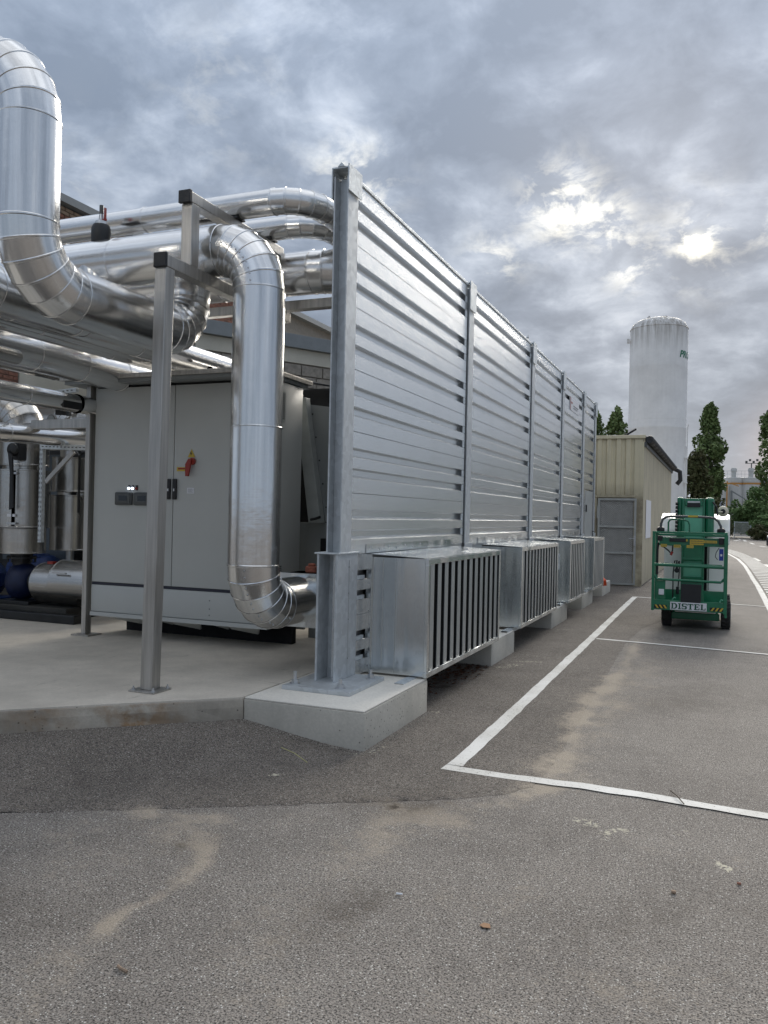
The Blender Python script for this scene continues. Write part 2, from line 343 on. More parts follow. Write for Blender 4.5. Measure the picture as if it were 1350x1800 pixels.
M['render'] = simple('beige_render', (.50, .475, .40), .85, 0, .1, 2.)
M['fascia'] = simple('grey_fascia', (.20, .215, .22), .45, .1, .08)
M['columng'] = simple('blue_grey_column', (.27, .33, .37), .4, .3, .08)
M['leafp'] = leaves('poplar_leaves', (.085, .135, .045), (.15, .21, .075), (.20, .25, .10))
M['leafd'] = leaves('dark_leaves', (.04, .055, .02), (.08, .095, .035), (.12, .10, .045))
M['leafs'] = leaves('shrub_leaves', (.06, .12, .04), (.12, .20, .065), (.17, .23, .09))
M['bark'] = simple('bark', (.10, .08, .06), .9, 0, .4, 6.)
M['silo'] = cladding_paint('silo_white', (.62, .62, .60), .1)
M['orange'] = simple('orange_stripe', (.52, .25, .06), .6, 0, .1)
M['cone'] = simple('cone_orange', (.80, .10, .03), .5, 0, .1)
M['glass'] = simple('dark_window', (.02, .025, .03), .12, 0, .2)
M['vanw'] = simple('van_white', (.62, .64, .66), .3, 0, .04, coat=.4)
M['tail'] = simple('tail_lamp_red', (.65, .05, .03), .3, 0, .1)
def lit(name, col, s):
    m, n, b = mat(name); setc(n, b, 'Base Color', col); setc(n, b, 'Emission Color', col); b.inputs['Emission Strength'].default_value = s; return m
M['ledw'] = lit('lit_white_lamp', (.75, .85, 1.), 1.3)

# ------------------------------------------------------------------ mesh helpers
def V(*a): return Vector(a)
class MB:
    def __init__(s): s.v = []; s.f = []; s.uv = None; s.mi = []
    def add(s, vs, fs):
        k = len(s.v); s.v += [tuple(x) for x in vs]; s.f += [tuple(i+k for i in f) for f in fs]; return s
    def box(s, x0, x1, y0, y1, z0, z1):
        return s.add([(x0,y0,z0),(x1,y0,z0),(x1,y1,z0),(x0,y1,z0),(x0,y0,z1),(x1,y0,z1),(x1,y1,z1),(x0,y1,z1)],
                     [(0,3,2,1),(4,5,6,7),(0,1,5,4),(1,2,6,5),(2,3,7,6),(3,0,4,7)])
    def bbox(s, x0, x1, y0, y1, z0, z1, b=.004):
        """box with chamfered edges"""
        bm = bmesh.new(); bmesh.ops.create_cube(bm, size=1)
        for v in bm.verts: v.co = V((x0+x1)/2+v.co.x*(x1-x0), (y0+y1)/2+v.co.y*(y1-y0), (z0+z1)/2+v.co.z*(z1-z0))
        bmesh.ops.bevel(bm, geom=bm.edges[:], offset=b, segments=2, affect='EDGES', profile=.5)
        bm.verts.index_update(); s.add([v.co[:] for v in bm.verts], [[v.index for v in f.verts] for f in bm.faces]); bm.free(); return s
    def beam(s, p, q, w, h, roll=0.):
        p = Vector(p); q = Vector(q); t = (q-p).normalized(); u = t.cross(V(0,0,1))
        if u.length < 1e-3: u = V(1,0,0)
        u.normalize(); n = u.cross(t).normalized()
        if roll: rm = Matrix.Rotation(roll, 3, t); u = rm@u; n = rm@n
        a = [p-u*w/2-n*h/2, p+u*w/2-n*h/2, p+u*w/2+n*h/2, p-u*w/2+n*h/2]; c = [x+(q-p) for x in a]
        return s.add(a+c, [(0,1,2,3),(7,6,5,4),(0,4,5,1),(1,5,6,2),(2,6,7,3),(3,7,4,0)])
    def cyl(s, p, q, r, seg=16, r2=None, caps=True):
        p = Vector(p); q = Vector(q); t = (q-p).normalized(); u = t.orthogonal().normalized(); n = t.cross(u)
        r2 = r if r2 is None else r2; vs = []
        for c, rr in ((p, r), (q, r2)):
            for i in range(seg):
                a = 2*math.pi*i/seg; vs.append(c+(u*math.cos(a)+n*math.sin(a))*rr)
        fs = [(i, (i+1)%seg, seg+(i+1)%seg, seg+i) for i in range(seg)]
        if caps: fs += [tuple(range(seg-1,-1,-1)), tuple(range(seg, 2*seg))]
        return s.add(vs, fs)
    def tube(s, pts, r, seg=10, caps=True):
        pts = [Vector(p) for p in pts]; n_ = len(pts); vs = []; u = None
        for i, p in enumerate(pts):
            t = (pts[min(i+1,n_-1)]-pts[max(i-1,0)]).normalized()
            u = t.orthogonal().normalized() if u is None else (u-t*u.dot(t)).normalized()
            n = t.cross(u)
            for k in range(seg):
                a = 2*math.pi*k/seg; vs.append(p+(u*math.cos(a)+n*math.sin(a))*r)
        fs = [(i*seg+k, i*seg+(k+1)%seg, (i+1)*seg+(k+1)%seg, (i+1)*seg+k) for i in range(n_-1) for k in range(seg)]
        if caps: fs += [tuple(range(seg-1,-1,-1)), tuple(range((n_-1)*seg, n_*seg))]
        return s.add(vs, fs)
    def lathe(s, c, prof, seg=32, axis='Z'):
        """prof: (radius, height) pairs"""
        c = Vector(c); vs = []
        for r, h in prof:
            for k in range(seg):
                a = 2*math.pi*k/seg; x, y = r*math.cos(a), r*math.sin(a)
                vs.append(c+{'Z': V(x,y,h), 'X': V(h,x,y), 'Y': V(y,h,x)}[axis])
        m_ = len(prof); fs = [(i*seg+k, i*seg+(k+1)%seg, (i+1)*seg+(k+1)%seg, (i+1)*seg+k) for i in range(m_-1) for k in range(seg)]
        fs += [tuple(range(seg-1,-1,-1)), tuple(range((m_-1)*seg, m_*seg))]
        return s.add(vs, fs)
    def prism(s, poly, d):
        """poly: 3-D outline, extruded by the vector d"""
        d = Vector(d); a = [Vector(p) for p in poly]; k = len(a)
        return s.add(a+[p+d for p in a], [tuple(range(k-1,-1,-1)), tuple(range(k, 2*k))]+[(i, (i+1)%k, k+(i+1)%k, k+i) for i in range(k)])
    def build(s, name, m, parent=None, smooth=None, bevel=0, label=None):
        o_ = Vector(parent.location) if parent and parent.get('_root') else (Vector(parent['_o']) if parent else V(0,0,0))
        me = bpy.data.meshes.new(name); me.from_pydata([tuple(Vector(v)-o_) for v in s.v], [], s.f)
        bm = bmesh.new(); bm.from_mesh(me)
        bmesh.ops.recalc_face_normals(bm, faces=bm.faces[:])
        if bevel:
            bmesh.ops.bevel(bm, geom=[e for e in bm.edges if len(e.link_faces) == 2 and e.calc_face_angle(0) > .6], offset=bevel, segments=2, affect='EDGES', profile=.5, clamp_overlap=True)
        bm.to_mesh(me); bm.free()
        if m: me.materials.append(M[m] if isinstance(m, str) else m)
        if smooth: 
            me.shade_smooth(); me.set_sharp_from_angle(angle=R(smooth))
        o = bpy.data.objects.new(name, me); COL.objects.link(o); o['_o'] = tuple(o_)
        if parent: o.parent = parent
        if label: o['label'] = label
        return o
def thing(name, label, cat, loc=(0,0,0), group=None):
    o = bpy.data.objects.new(name, None); COL.objects.link(o); o.location = loc; o.empty_display_size = .2
    o['label'] = label; o['category'] = cat; o['_root'] = 1
    if group: o['group'] = group
    return o
def tag(o, label, cat, group=None):
    o['label'] = label; o['category'] = cat
    if group: o['group'] = group
    return o
def struct(o): o['kind'] = 'structure'; return o
def kids(o): return [c for c in bpy.data.objects if c.parent == o]
def copy_tree(o, shift=(0,0,0), label=None):
    tops = kids(o); r = o.copy(); COL.objects.link(r); r.location = Vector(o.location)+Vector(shift)
    if label: r['label'] = label
    for c in tops:
        sub = kids(c); d = c.copy(); COL.objects.link(d); d.parent = r
        for e in sub:
            f = e.copy(); COL.objects.link(f); f.parent = d
    return r

# ------------------------------------------------------------------ ground
DUST = [  # polyline, half width, strength
    ([(-2.30,3.36),(-2.16,3.22),(-2.09,3.10),(-2.07,2.9)], .035, .55), ([(-2.07,2.9),(-2.06,2.62),(-2.05,2.48)], .035, .75), ([(-2.05,2.5),(-2.02,2.2),(-2.0,1.9)], .05, .3),
    ([(-2.72,3.47),(-2.55,3.50),(-2.42,3.50),(-2.3,3.54)], .05, .8), ([(-2.5,3.42),(-2.38,3.36),(-2.28,3.34)], .07, .6), ([(-2.2,3.5),(-1.95,3.7)], .05, .3),
    ([(-1.70,4.07),(-1.5,4.08),(-1.3,4.27),(-1.12,4.46)], .07, .65), ([(-1.45,3.95),(-1.25,4.15)], .12, .5),
    ([(-1.35,4.1),(-1.48,3.7),(-1.53,3.3)], .10, .38), ([(-1.53,3.3),(-1.5,2.8),(-1.45,2.4)], .12, .22),
    ([(-1.0,4.62),(-.93,5.0),(-.94,5.5)], .07, .8), ([(-.94,5.5),(-.97,6.2)], .05, .85), ([(-.97,6.2),(-1.0,6.9),(-.95,7.9),(-.9,8.6)], .06, .85), ([(-.9,8.6),(-.93,9.8),(-.98,11.)], .05, .5),
    ([(-.92,5.0),(-.86,6.0),(-.82,7.5)], .14, .35), ([(-.8,7.5),(-.8,9.5)], .2, .25),
    ([(-1.0,3.2),(-.8,3.3)], .12, .32), ([(.0,1.9),(.1,2.6)], .2, .2), ([(-2.9,3.1),(-2.6,2.8)], .2, .2), ([(-.3,4.2),(.1,4.1)],.1,.2), ([(-.6,2.6),(-.2,2.9)],.2,.15)]
SPILL = [([(-.65,4.34),(-.56,4.31)], .045, 1.0), ([(-.52,4.22),(-.44,4.30)], .035, 1.0), ([(-.50,4.14),(-.49,4.26)], .03, .9), ([(-.40,4.28),(-.39,4.22)], .02, .7), ([(.02,4.07),(.06,4.02)], .03, 1.3), ([(-2.42,4.28),(-2.39,4.27)], .02, 1.3), ([(-.17,4.38),(-.05,4.40)], .05, .5),
         ([(-2.2,4.86),(-2.02,4.97)], .03, .9), ([(-2.1,5.0),(-2.04,5.15)],.03,.8), ([(-2.14,6.22),(-2.02,6.2)], .035, .85), ([(-2.1,8.35),(-1.95,8.6)], .10, .8), ([(-2.0,8.8),(-1.8,8.9)], .08, .75), ([(-2.05,9.3),(-1.75,9.2)], .05, .7), ([(-2.1,11.6),(-1.9,11.8)], .06, .7), ([(-2.1,14.4),(-1.9,14.6)], .06, .7)]
DAMP = [([(-1.75,4.04),(-1.55,4.1),(-1.4,4.3)], .06, .9), ([(-1.40,2.85),(-1.3,3.1)], .07, .55), ([(-2.4,7.1),(-2.25,7.7),(-2.3,8.3)], .12, .8), ([(-2.32,3.26),(-2.28,3.24)], .03, .6), ([(-.5,3.2),(-.1,3.5),(.3,3.6)], .12, .3), ([(-2.9,2.2),(-2.4,2.4)], .15, .3), ([(-.3,7.5),(.1,8.3)], .2, .3)]
def vnoise(p, sc, seed):
    r0 = np.random.RandomState(seed); T = r0.rand(64, 64); q = p*sc; i = np.floor(q).astype(int); f = q-i; f = f*f*(3-2*f)
    a = T[i[:,0]%64, i[:,1]%64]; b = T[(i[:,0]+1)%64, i[:,1]%64]; c = T[i[:,0]%64, (i[:,1]+1)%64]; d = T[(i[:,0]+1)%64, (i[:,1]+1)%64]
    return (a*(1-f[:,0])+b*f[:,0])*(1-f[:,1])+(c*(1-f[:,0])+d*f[:,0])*f[:,1]
def fbm(p, sc, seed): return sum(vnoise(p, sc*2**k, seed+k)*.5**k for k in range(4))/1.875-.5
def field(pts, strokes, warp=True):
    out = np.zeros(len(pts))
    if warp:
        grain = fbm(pts, 7., 11); brk = np.clip(.95+2.2*fbm(pts, 3.2, 31), .35, 1.5)
        pts = pts+np.stack([fbm(pts, 3.5, 51), fbm(pts, 3.5, 71)], 1)*.2
    for pl, wd, st in strokes:
        best = np.full(len(pts), 1e9)
        for a, b in zip(pl[:-1], pl[1:]):
            a = np.array(a); b = np.array(b); ab = b-a
            t = np.clip(((pts-a)@ab)/(ab@ab), 0, 1); dd = pts-(a+t[:,None]*ab)
            best = np.minimum(best, np.hypot(dd[:,0], dd[:,1]))
        nz = .55+.45*np.sin(pts[:,0]*9+1.3*np.sin(pts[:,1]*5))*np.sin(pts[:,1]*7+2*np.sin(pts[:,0]*6))
        k_ = np.exp(-(best/(wd*(.75+.6*nz)))**2)
        if warp: k_ = (.72*np.exp(-(best/(wd*1.5))**2)*(1+1.1*grain)+.45*np.exp(-(best/(wd*3.2))**2)*np.clip(.6+2.2*grain, 0, 1.3))*brk
        out = np.maximum(out, st*k_)
    return out
def marks(me):
    p = np.array([v.co[:2] for v in me.vertices])
    for nm, S in (('dust', DUST), ('spill', SPILL), ('damp', DAMP)):
        a = me.attributes.new(nm, 'FLOAT', 'POINT'); a.data.foreach_set('value', field(p, S, nm != 'spill').astype(np.float32))
# one sheet to the horizon, fine near the camera so that the dirt marks have somewhere to live
xs = np.concatenate([[-900,-300,-100,-40,-15,-8], np.arange(-4.2, 1.2, .026), [2.5,4,8,15,40,100,300,900]])
ys = np.concatenate([[-300,-100,-30,-8,-2,0,1], np.arange(1.6, 5.4, .026), np.arange(5.43, 7, .06), np.arange(7.05, 16, .12), [17,20,25,32,45,70,110,200,400,1200]])
gx_, gy_ = np.meshgrid(xs, ys); gv = np.stack([gx_.ravel(), gy_.ravel(), np.zeros(gx_.size)], 1); nx = len(xs)
gf = [(j*nx+i, j*nx+i+1, (j+1)*nx+i+1, (j+1)*nx+i) for j in range(len(ys)-1) for i in range(nx-1)]
me = bpy.data.meshes.new('ground'); me.from_pydata(gv.tolist(), [], gf); marks(me); me.materials.append(M['asph'])
o = bpy.data.objects.new('ground', me); COL.objects.link(o); struct(o)
# newer, darker asphalt beside the plinth, rising to the slab
def slabline(t): return (-3.05+(-4.2+3.05)*t, 4.95+(3.92-4.95)*t)
SE = slabline(3.2)
poly = [(-3.9,2.75),(-3.35,3.144),(-2.866,3.422),(-2.375,3.72),(-1.756,4.09),(-1.324,4.355),(-1.10,4.55),(-.98,4.75),(-.955,5.3),(-.97,5.89),(-1.0,7.0),(-1.02,8.1),(-1.06,9.5),(-1.09,10.9),(-1.03,12.4),(-.80,13.7),(-.7,16),(-.6,22),(-3.1,22),(-3.1,4.9),(SE[0]-.05,SE[1]+.02),(-7.5,1.3)]
rs = np.random.RandomState(3)
def inside(x, y):
    c = False; k = len(poly)
    for i in range(k):
        x1,y1 = poly[i]; x2,y2 = poly[(i+1)%k]
        if (y1 > y) != (y2 > y) and x < (x2-x1)*(y-y1)/(y2-y1)+x1: c = not c
    return c
bp_ = []
for i in range(len(poly)):       # ragged edge
    a = Vector(poly[i]); b = Vector(poly[(i+1)%len(poly)]); k = max(1, int((b-a).length/.06))
    if i > 15 and i != len(poly)-1: k = 1
    for j in range(k):
        p = a.lerp(b, j/k); nn = Vector(((b-a).y, -(b-a).x)).normalized()*float(rs.normal(0, .006)) if j else Vector((0,0))
        bp_.append(p+nn)
nb = len(bp_)
pts = bp_+[Vector((x+rs.uniform(-.004,.004), y+rs.uniform(-.004,.004))) for x in np.arange(-6, -.7, .06) for y in np.arange(1.4, 13.6, .06) if inside(x, y) and (y < 6 or x > -2.7)]
r_ = delaunay_2d_cdt(pts, [(i, (i+1)%nb) for i in range(nb)], [], 1, 1e-5)
def ramp_z(x, y):
    # distance in front of the slab's skew edge and of the plinth's left end
    dx, dy = -4.2+3.05, 3.92-4.95; L = math.hypot(dx, dy); nxn, nyn = dy/L, -dx/L
    d = (x+3.05)*(-nxn)+(y-4.95)*(-nyn)
    d1 = max(0, abs((x+3.05)*nxn+(y-4.95)*nyn))
    f = max(0., 1-d1/1.0); side = min(1., max(0., (-2.13-x)/.92))
    return .112*(f*f*(3-2*f))*side
ndv = len(bp_)
zsv = [(v.x, v.y, (.0012 if i_ < ndv and v.x > -3.3 and v.y < 13.8 and v.x < -.6 and not (abs(v.y-4.9) < .06 and v.x < -2.1) else .005)+(ramp_z(v.x, v.y) if v.x < -2.1 and v.y < 5.1 else 0)) for i_, v in enumerate(r_[0])]
me = bpy.data.meshes.new('asphalt_patch'); me.from_pydata(zsv, [], [tuple(f) for f in r_[2]]); marks(me); me.materials.append(M['asph2'])
me.shade_smooth()
o = bpy.data.objects.new('asphalt_patch', me); COL.objects.link(o); struct(o)

# road markings: each stretch a thin sheet on the asphalt
def strip(pl, wd, z=.010, name='road_marking', rag=.003, wd2=None):
    mb = MB(); pl = [Vector(p[:2]) for p in pl]; dense = []
    for a, b in zip(pl[:-1], pl[1:]):
        k = max(1, int((b-a).length/.12)); dense += [a.lerp(b, j/k) for j in range(k)]
    dense.append(pl[-1]); vs = []
    for i, p in enumerate(dense):
        t = (dense[min(i+1,len(dense)-1)]-dense[max(i-1,0)]).normalized(); n = Vector((-t.y, t.x)); ww = wd
        vs += [(*(p+n*(ww/2+rs.normal(0,rag))), z), (*(p-n*(ww/2+rs.normal(0,rag))), z)]
    mb.add(vs, [(2*i, 2*i+1, 2*i+3, 2*i+2) for i in range(len(dense)-1)])
    return struct(mb.build(name, 'paint'))
strip([(-1.50,4.93),(-1.51,7),(-1.54,11),(-1.57,14),(-1.60,17.5)], .10, .008, 'parking_line')
#mbp = MB().add([(-1.56,4.86,.016),(-1.45,4.83,.016),(-1.45,4.94,.016),(-1.56,4.94,.016)], [(0,1,2,3)]); 
strip([(-1.56,4.88),(-1.28,4.865),(-1.02,4.87),(-.72,4.885),(-.4,4.88),(.0,4.84),(.6,4.80),(2.5,4.75)], .10, .0064, 'parking_line', .004)
strip([(-1.48,11.02),(-.8,10.95),(0,10.85),(.9,10.72),(2.5,10.5)], .075, .0065, 'parking_line', .002)
strip([(-1.6,17.5),(-.6,17.3),(.82,16.95)], .085, .0065, 'parking_line', .002)
strip([(.86,12.),(.85,17.2),(.86,19.6),(.865,22.5),(.845,25.1),(.842,28.1),(.82,33),(.70,38.4),(.37,44.4),(.2,47)], .115, .004, 'road_edge_line', .003)
CL = [(.93,14.),(.945,20.),(.95,24.8),(.945,27.2),(.93,30.5),(.89,34.6),(.75,40.6),(.3,47),(.1,52)]
def xat(y, L):
    for (x0,y0),(x1,y1) in zip(L[:-1], L[1:]):
        if y0 <= y <= y1: return x0+(x1-x0)*(y-y0)/(y1-y0)
    return L[-1][0]
CR = [(1.6,14),(1.6,30),(1.55,33),(1.46,36.4),(1.40,39.6),(1.22,43.4),(.96,47.2),(.5,52),(.1,55)]
y = 14.
while y < 52:
    a = xat(y, CL)+.02; b = max(a+.1, xat(y, CR))
    q = MB().add([(a,y,.004),(b,y+.05,.004),(b,y+.42,.004),(a,y+.37,.004)], [(0,1,2,3)]).build('crosswalk_bar', 'paint'); struct(q)
    y += .80
for a, b, wd in [((1.64,32.4),(1.58,34.6),.14),((1.50,37.5),(1.38,40.8),.14),((2.787,60.5),(2.49,62.5),.2),((2.28,67.6),(2.15,72.2),.2),((1.97,77.4),(1.96,83.7),.25),((1.70,84.4),(1.57,89.2),.2),((1.23,92.7),(1.19,97.1),.2),((.9,43.5),(.6,47),.14)]:
    strip([a, b], wd, .004, 'road_dash', .002)
q = MB().add([(.95,78.5,.004),(1.7,78.5,.004),(1.33,82,.004)], [(0,1,2)]).build('road_arrow', 'paint'); struct(q)
strip([(1.0,80),(1.9,79.8),(2.6,79)], .3, .004, 'road_dash', .0)

# ------------------------------------------------------------------ slab and plinths
ZS = .267
J = [(-6.5,5.90),(-4.673,5.68),(-3.454,5.534),(-2.86,5.44)]
e0 = (-3.056,4.95); e1 = slabline(3.2)
so = MB()
def flat(poly, z0, z1): return [Vector((x, y, z0)) for x, y in poly]
rag = []
for i in range(31):
    t = i/30*3.2; x, y = slabline(t); rag.append((x+rs.normal(0,.003), y+rs.normal(0,.003)))
front = [(-2.86,5.432)]+[(-3.056,5.2)][:0]+[(-3.056,5.456), (-3.056,4.95)]+rag+[(-7.2,5.96),(-6.5,5.892),(-4.673,5.672),(-3.454,5.526)]
front[0:1] = []
struct(MB().prism([(x, y, -.3) for x, y in front], (0,0,ZS+.3-.0)).build('concrete_slab', 'slab'))
backp = [(-3.056,5.48),(-3.454,5.536),(-4.673,5.682),(-6.5,5.902),(-12.2,6.6),(-12.2,40),(-2.86,40),(-2.86,6.2),(-3.056,6.2)]
struct(MB().prism([(x, y, -.3) for x, y in backp], (0,0,ZS+.3-.003)).build('concrete_slab', 'slab'))
struct(MB().prism([(x, y, -.3) for x, y in [(-7.22,5.98),(-12.2,6.55),(-12.2,-3),(-7.9,.6),(e1[0]-.02,e1[1])]], (0,0,ZS+.3-.006)).build('concrete_slab', 'slab'))
# skin of the slab's broken front edge (stained face), 3 mm proud
vs = []; fs = []
for i, (x, y) in enumerate(rag):
    for k, zf in enumerate((-.02, .07, .14, .2, ZS-.018, ZS-.002)):
        pr = .006+abs(rs.normal(0, .005)) if k < 4 else (.004 if k == 4 else -.004)
        vs.append((x+pr*.667, y-pr*.745, zf))
for i in range(len(rag)-1):
    for k in range(5): fs.append((i*6+k, (i+1)*6+k, (i+1)*6+k+1, i*6+k+1))
struct(MB().add(vs, fs).build('slab_edge', 'edge'))

def plinth(x0, x1, y0, y1, h, label, first=False):
    t = thing('concrete_plinth', label, 'plinth', ((x0+x1)/2, (y0+y1)/2, 0), 'concrete plinths along the screen')
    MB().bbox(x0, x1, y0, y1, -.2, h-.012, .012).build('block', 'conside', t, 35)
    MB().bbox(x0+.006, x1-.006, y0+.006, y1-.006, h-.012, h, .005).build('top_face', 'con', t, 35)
    return t
plinth(-3.05, -2.13, 4.95, 6.2, ZS, 'wide pale concrete plinth under the base plate of the nearest steel post')
plinth(-2.84, -2.19, 8.4, 9.42, .255, 'pale concrete plinth at the far end of the nearest intake box')
plinth(-2.84, -2.19, 11.68, 12.95, .25, 'pale concrete plinth between the second and third intake boxes')
plinth(-2.84, -2.20, 14.48, 15.75, .25, 'pale concrete plinth between the third and fourth intake boxes')
plinth(-2.84, -2.21, 17.17, 18.48, .25, 'farthest concrete plinth, beside the orange cone')

# ------------------------------------------------------------------ the acoustic screen
POSTS = [5.60, 8.83, 12.15, 14.70, 17.08, 18.75]
ZTOP = 4.13
scr = thing('noise_screen', 'tall silver screen of ribbed aluminium planks between galvanised posts', 'screen', (-2.70, 12, ZS))
PH = (ZTOP-ZS-.02)/8
XF = -2.652
prof = [(0,0),(0,.117),(-.042,.140),(-.042,.183),(0,.194),(0,.276),(-.042,.299),(-.042,.342),(0,.353),(0,.4765),(-.006,.480)]
sc_ = PH/.480
mesh_cache = {}
for bi, (ya, yb) in enumerate(zip(POSTS[:-1], POSTS[1:])):
    y0, y1 = ya+.10, yb-.035
    for k in range(8):
        z0 = ZS+.01+k*PH; key = (bi,)
        if bi == 4 and k < 4: continue
        if key not in mesh_cache:
            mb = MB(); pr = [(XF+x, z*sc_) for x, z in prof]; pr += [(XF-.09, PH-.004), (XF-.09, 0)]
            # lip at the foot of each plank leaves the dark joint line
            pr[0] = (XF, .0015); mb.prism([(x+2.70, y0-12, z) for x, z in pr], (0, y1-y0, 0))
            tmp = mb.build('plank', 'stucco'); mesh_cache[key] = tmp.data; bpy.data.objects.remove(tmp)
        ob = bpy.data.objects.new('plank', mesh_cache[key]); COL.objects.link(ob); ob.parent = scr; ob.location = (0, 0, z0-ZS)
        # small end plates that close the grooves beside the next post
    mb = MB(); clips = 0
    for k in range(8):
        z0 = ZS+.01+k*PH
        for g0, g1 in ((.117,.194),(.276,.353)):
            if bi == 4 and k < 4: continue
            if bi < 3: mb = MB()
            mb.box(XF-.006, XF+.001, y1-.075, y1-.008, z0+g0*sc_+.004, z0+g1*sc_-.004)
            mb.cyl((XF, y1-.03, z0+(g0+g1)/2*sc_), (XF+.004, y1-.03, z0+(g0+g1)/2*sc_), .006, 8)
            if bi < 3: mb.build('end_clip', 'galvlight', scr)
    if bi >= 3: q = mb.build('end_clips', 'galvlight', scr); q['kind'] = 'stuff'
for k in (0, 1):
    for g0 in (.117, .276):
        z0 = ZS+.01+k*PH+g0*sc_
        MB().box(XF-.020, XF+.002, 5.94, 6.095, z0+.004, z0+.034).build('groove_highlight', 'galvlight', scr)  # pale plates added as the bright, light-catching groove bottoms
# last bay: planks stop beside a door
MB().box(XF-.09, XF, POSTS[4]+.188, POSTS[4]+.52, ZS+.01, ZS+4*PH).build('plank', 'stucco', scr)
MB().box(XF-.09, XF, POSTS[5]-.10, POSTS[5]-.035, ZS+.01, ZS+4*PH).build('plank', 'stucco', scr)
dr = MB().bbox(XF-.05, XF+.006, POSTS[4]+.53, POSTS[5]-.11, ZS+.02, ZS+4*PH-.02, .006).build('door', 'door', scr)
MB().box(XF+.008, XF+.03, POSTS[4]+.56, POSTS[4]+.62, ZS+1.45, ZS+1.6).box(XF+.008, XF+.03, POSTS[4]+.56, POSTS[4]+.62, ZS+.75, ZS+.9).build('hinge', 'blackm', dr)
MB().tube([(XF+.03, POSTS[5]-.16, 1.3),(XF+.05,POSTS[5]-.16,1.3),(XF+.05,POSTS[5]-.28,1.3)], .012).build('handle', 'blackm', dr)
# capping strip along the top
for ya, yb in zip(POSTS[:-1], POSTS[1:]):
    MB().box(XF-.11, XF+.012, ya+.195, yb-.04, ZTOP-.012, ZTOP+.016).build('capping', 'galvlight', scr, bevel=.003)
MB().box(XF+.002, XF+.008, 15.45, 16.5, 3.60, 3.85).build('nameplate', 'paper', scr)
MB().box(XF+.009, XF+.012, 15.50, 15.56, 3.61, 3.84).box(XF+.009, XF+.012, 15.6, 15.75, 3.73, 3.76).build('nameplate_mark', 'red', scr)
MB().box(XF+.009, XF+.012, 15.85, 16.4, 3.70, 3.715).box(XF+.009, XF+.012, 15.85, 16.3, 3.66, 3.672).build('nameplate_rule', 'darkgrey', scr)

def hsec(mb, x0, x1, y0, y1, z0, z1, tf=.012, tw=.009):
    """H section: flanges face +-X, web between"""
    ym = (y0+y1)/2
    mb.box(x0, x0+tf, y0, y1, z0, z1); mb.box(x1-tf, x1, y0, y1, z0, z1); mb.box(x0+tf, x1-tf, ym-tw/2, ym+tw/2, z0, z1); return mb
def bolt(mb, x, y, z, r=.016, h=.02, stud=.02):
    mb.cyl((x,y,z), (x,y,z+.004), r*1.5, 14); mb.cyl((x,y,z+.004), (x,y,z+h), r, 6); mb.cyl((x,y,z+h), (x,y,z+h+stud), r*.5, 8)
PL = ['nearest galvanised steel post of the screen, standing on a bolted base plate', 'second galvanised post of the screen, above the gap after the nearest intake box',
      'third galvanised post of the screen, small bracket on its top', 'fourth galvanised post of the screen, just before the nameplate',
      'fifth galvanised post of the screen, beside the grey door', 'last galvanised post of the screen, against the cream shed']
for i, y0 in enumerate(POSTS):
    t = thing('screen_post', PL[i], 'post', (-2.70, y0+.09, ZS), 'galvanised posts of the screen')
    zb = 1.262 if True else ZS
    hsec(MB(), -2.757, -2.636, y0, y0+.185, zb, 4.10 if i == 0 else 4.12).build('column', 'galv', t, bevel=.002)
    # folded cap
    w0 = .006
    c = MB(); c.box(-2.772, -2.764, y0-.012, y0+.20, 3.93, 4.165); c.box(-2.628, -2.618, y0-.03, y0+.21, 3.98 if i == 0 else 3.86, 4.175)
    c.box(-2.764, -2.628, y0-.012, y0+.20, 4.155, 4.165)
    if i == 0: c.prism([(-2.72,y0-.02,4.165),(-2.69,y0-.02,4.195),(-2.66,y0-.02,4.165)], (0,.2,0))
    c.build('cap', 'galvlight', t)
    if i == 0:
        hsec(MB(), -2.812, -2.640, y0-.04, y0+.33, ZS+.03, 1.25, .018, .014).build('stub_column', 'galv', t, bevel=.003)
        MB().box(-2.83, -2.625, y0-.05, y0+.33, 1.25, 1.262).build('splice_plate', 'galvlight', t, bevel=.002)
        MB().box(-2.945, -2.40, 5.30, 5.95, ZS, ZS+.03).build('base_plate', 'galv', t, bevel=.003)
        for bx, by in ((-2.89,5.40),(-2.52,5.40),(-2.47,5.84),(-2.88,5.86)):
            b_ = MB(); bolt(b_, bx, by, ZS+.03, .027, .030, .035 if bx > -2.8 else .06); b_.build('anchor_bolt', 'steel', t, 30)
        rv = MB()
        for zz_ in (.45, .75, .95, 1.15): rv.cyl((-2.640, y0+.17, zz_), (-2.632, y0+.17, zz_), .008, 8)
        rv.box(-2.640, -2.6375, y0+.168, y0+.176, ZS+.1, 1.2)
        rv.build('rivets', 'steel', t)
        MB().cyl((-2.70,y0+.0875,4.0),(-2.70,y0+.0865,4.0), .0,3) if False else None
        MB().cyl((-2.668, y0+.0925-.0062, 3.98), (-2.668, y0+.0925-.0047, 3.98), .016, 18).build('bolt_hole', 'void', t)
    else:
        hsec(MB(), -2.79, -2.62, y0-.03, y0+.25, .25, 1.262, .014, .012).build('stub_column', 'galv', t, bevel=.003)
    if i == 2:
        MB().box(-2.74, -2.73, y0+.08, y0+.10, 4.12, 4.30).box(-2.84, -2.73, y0+.08, y0+.10, 4.25, 4.27).build('bracket', 'galv', t)

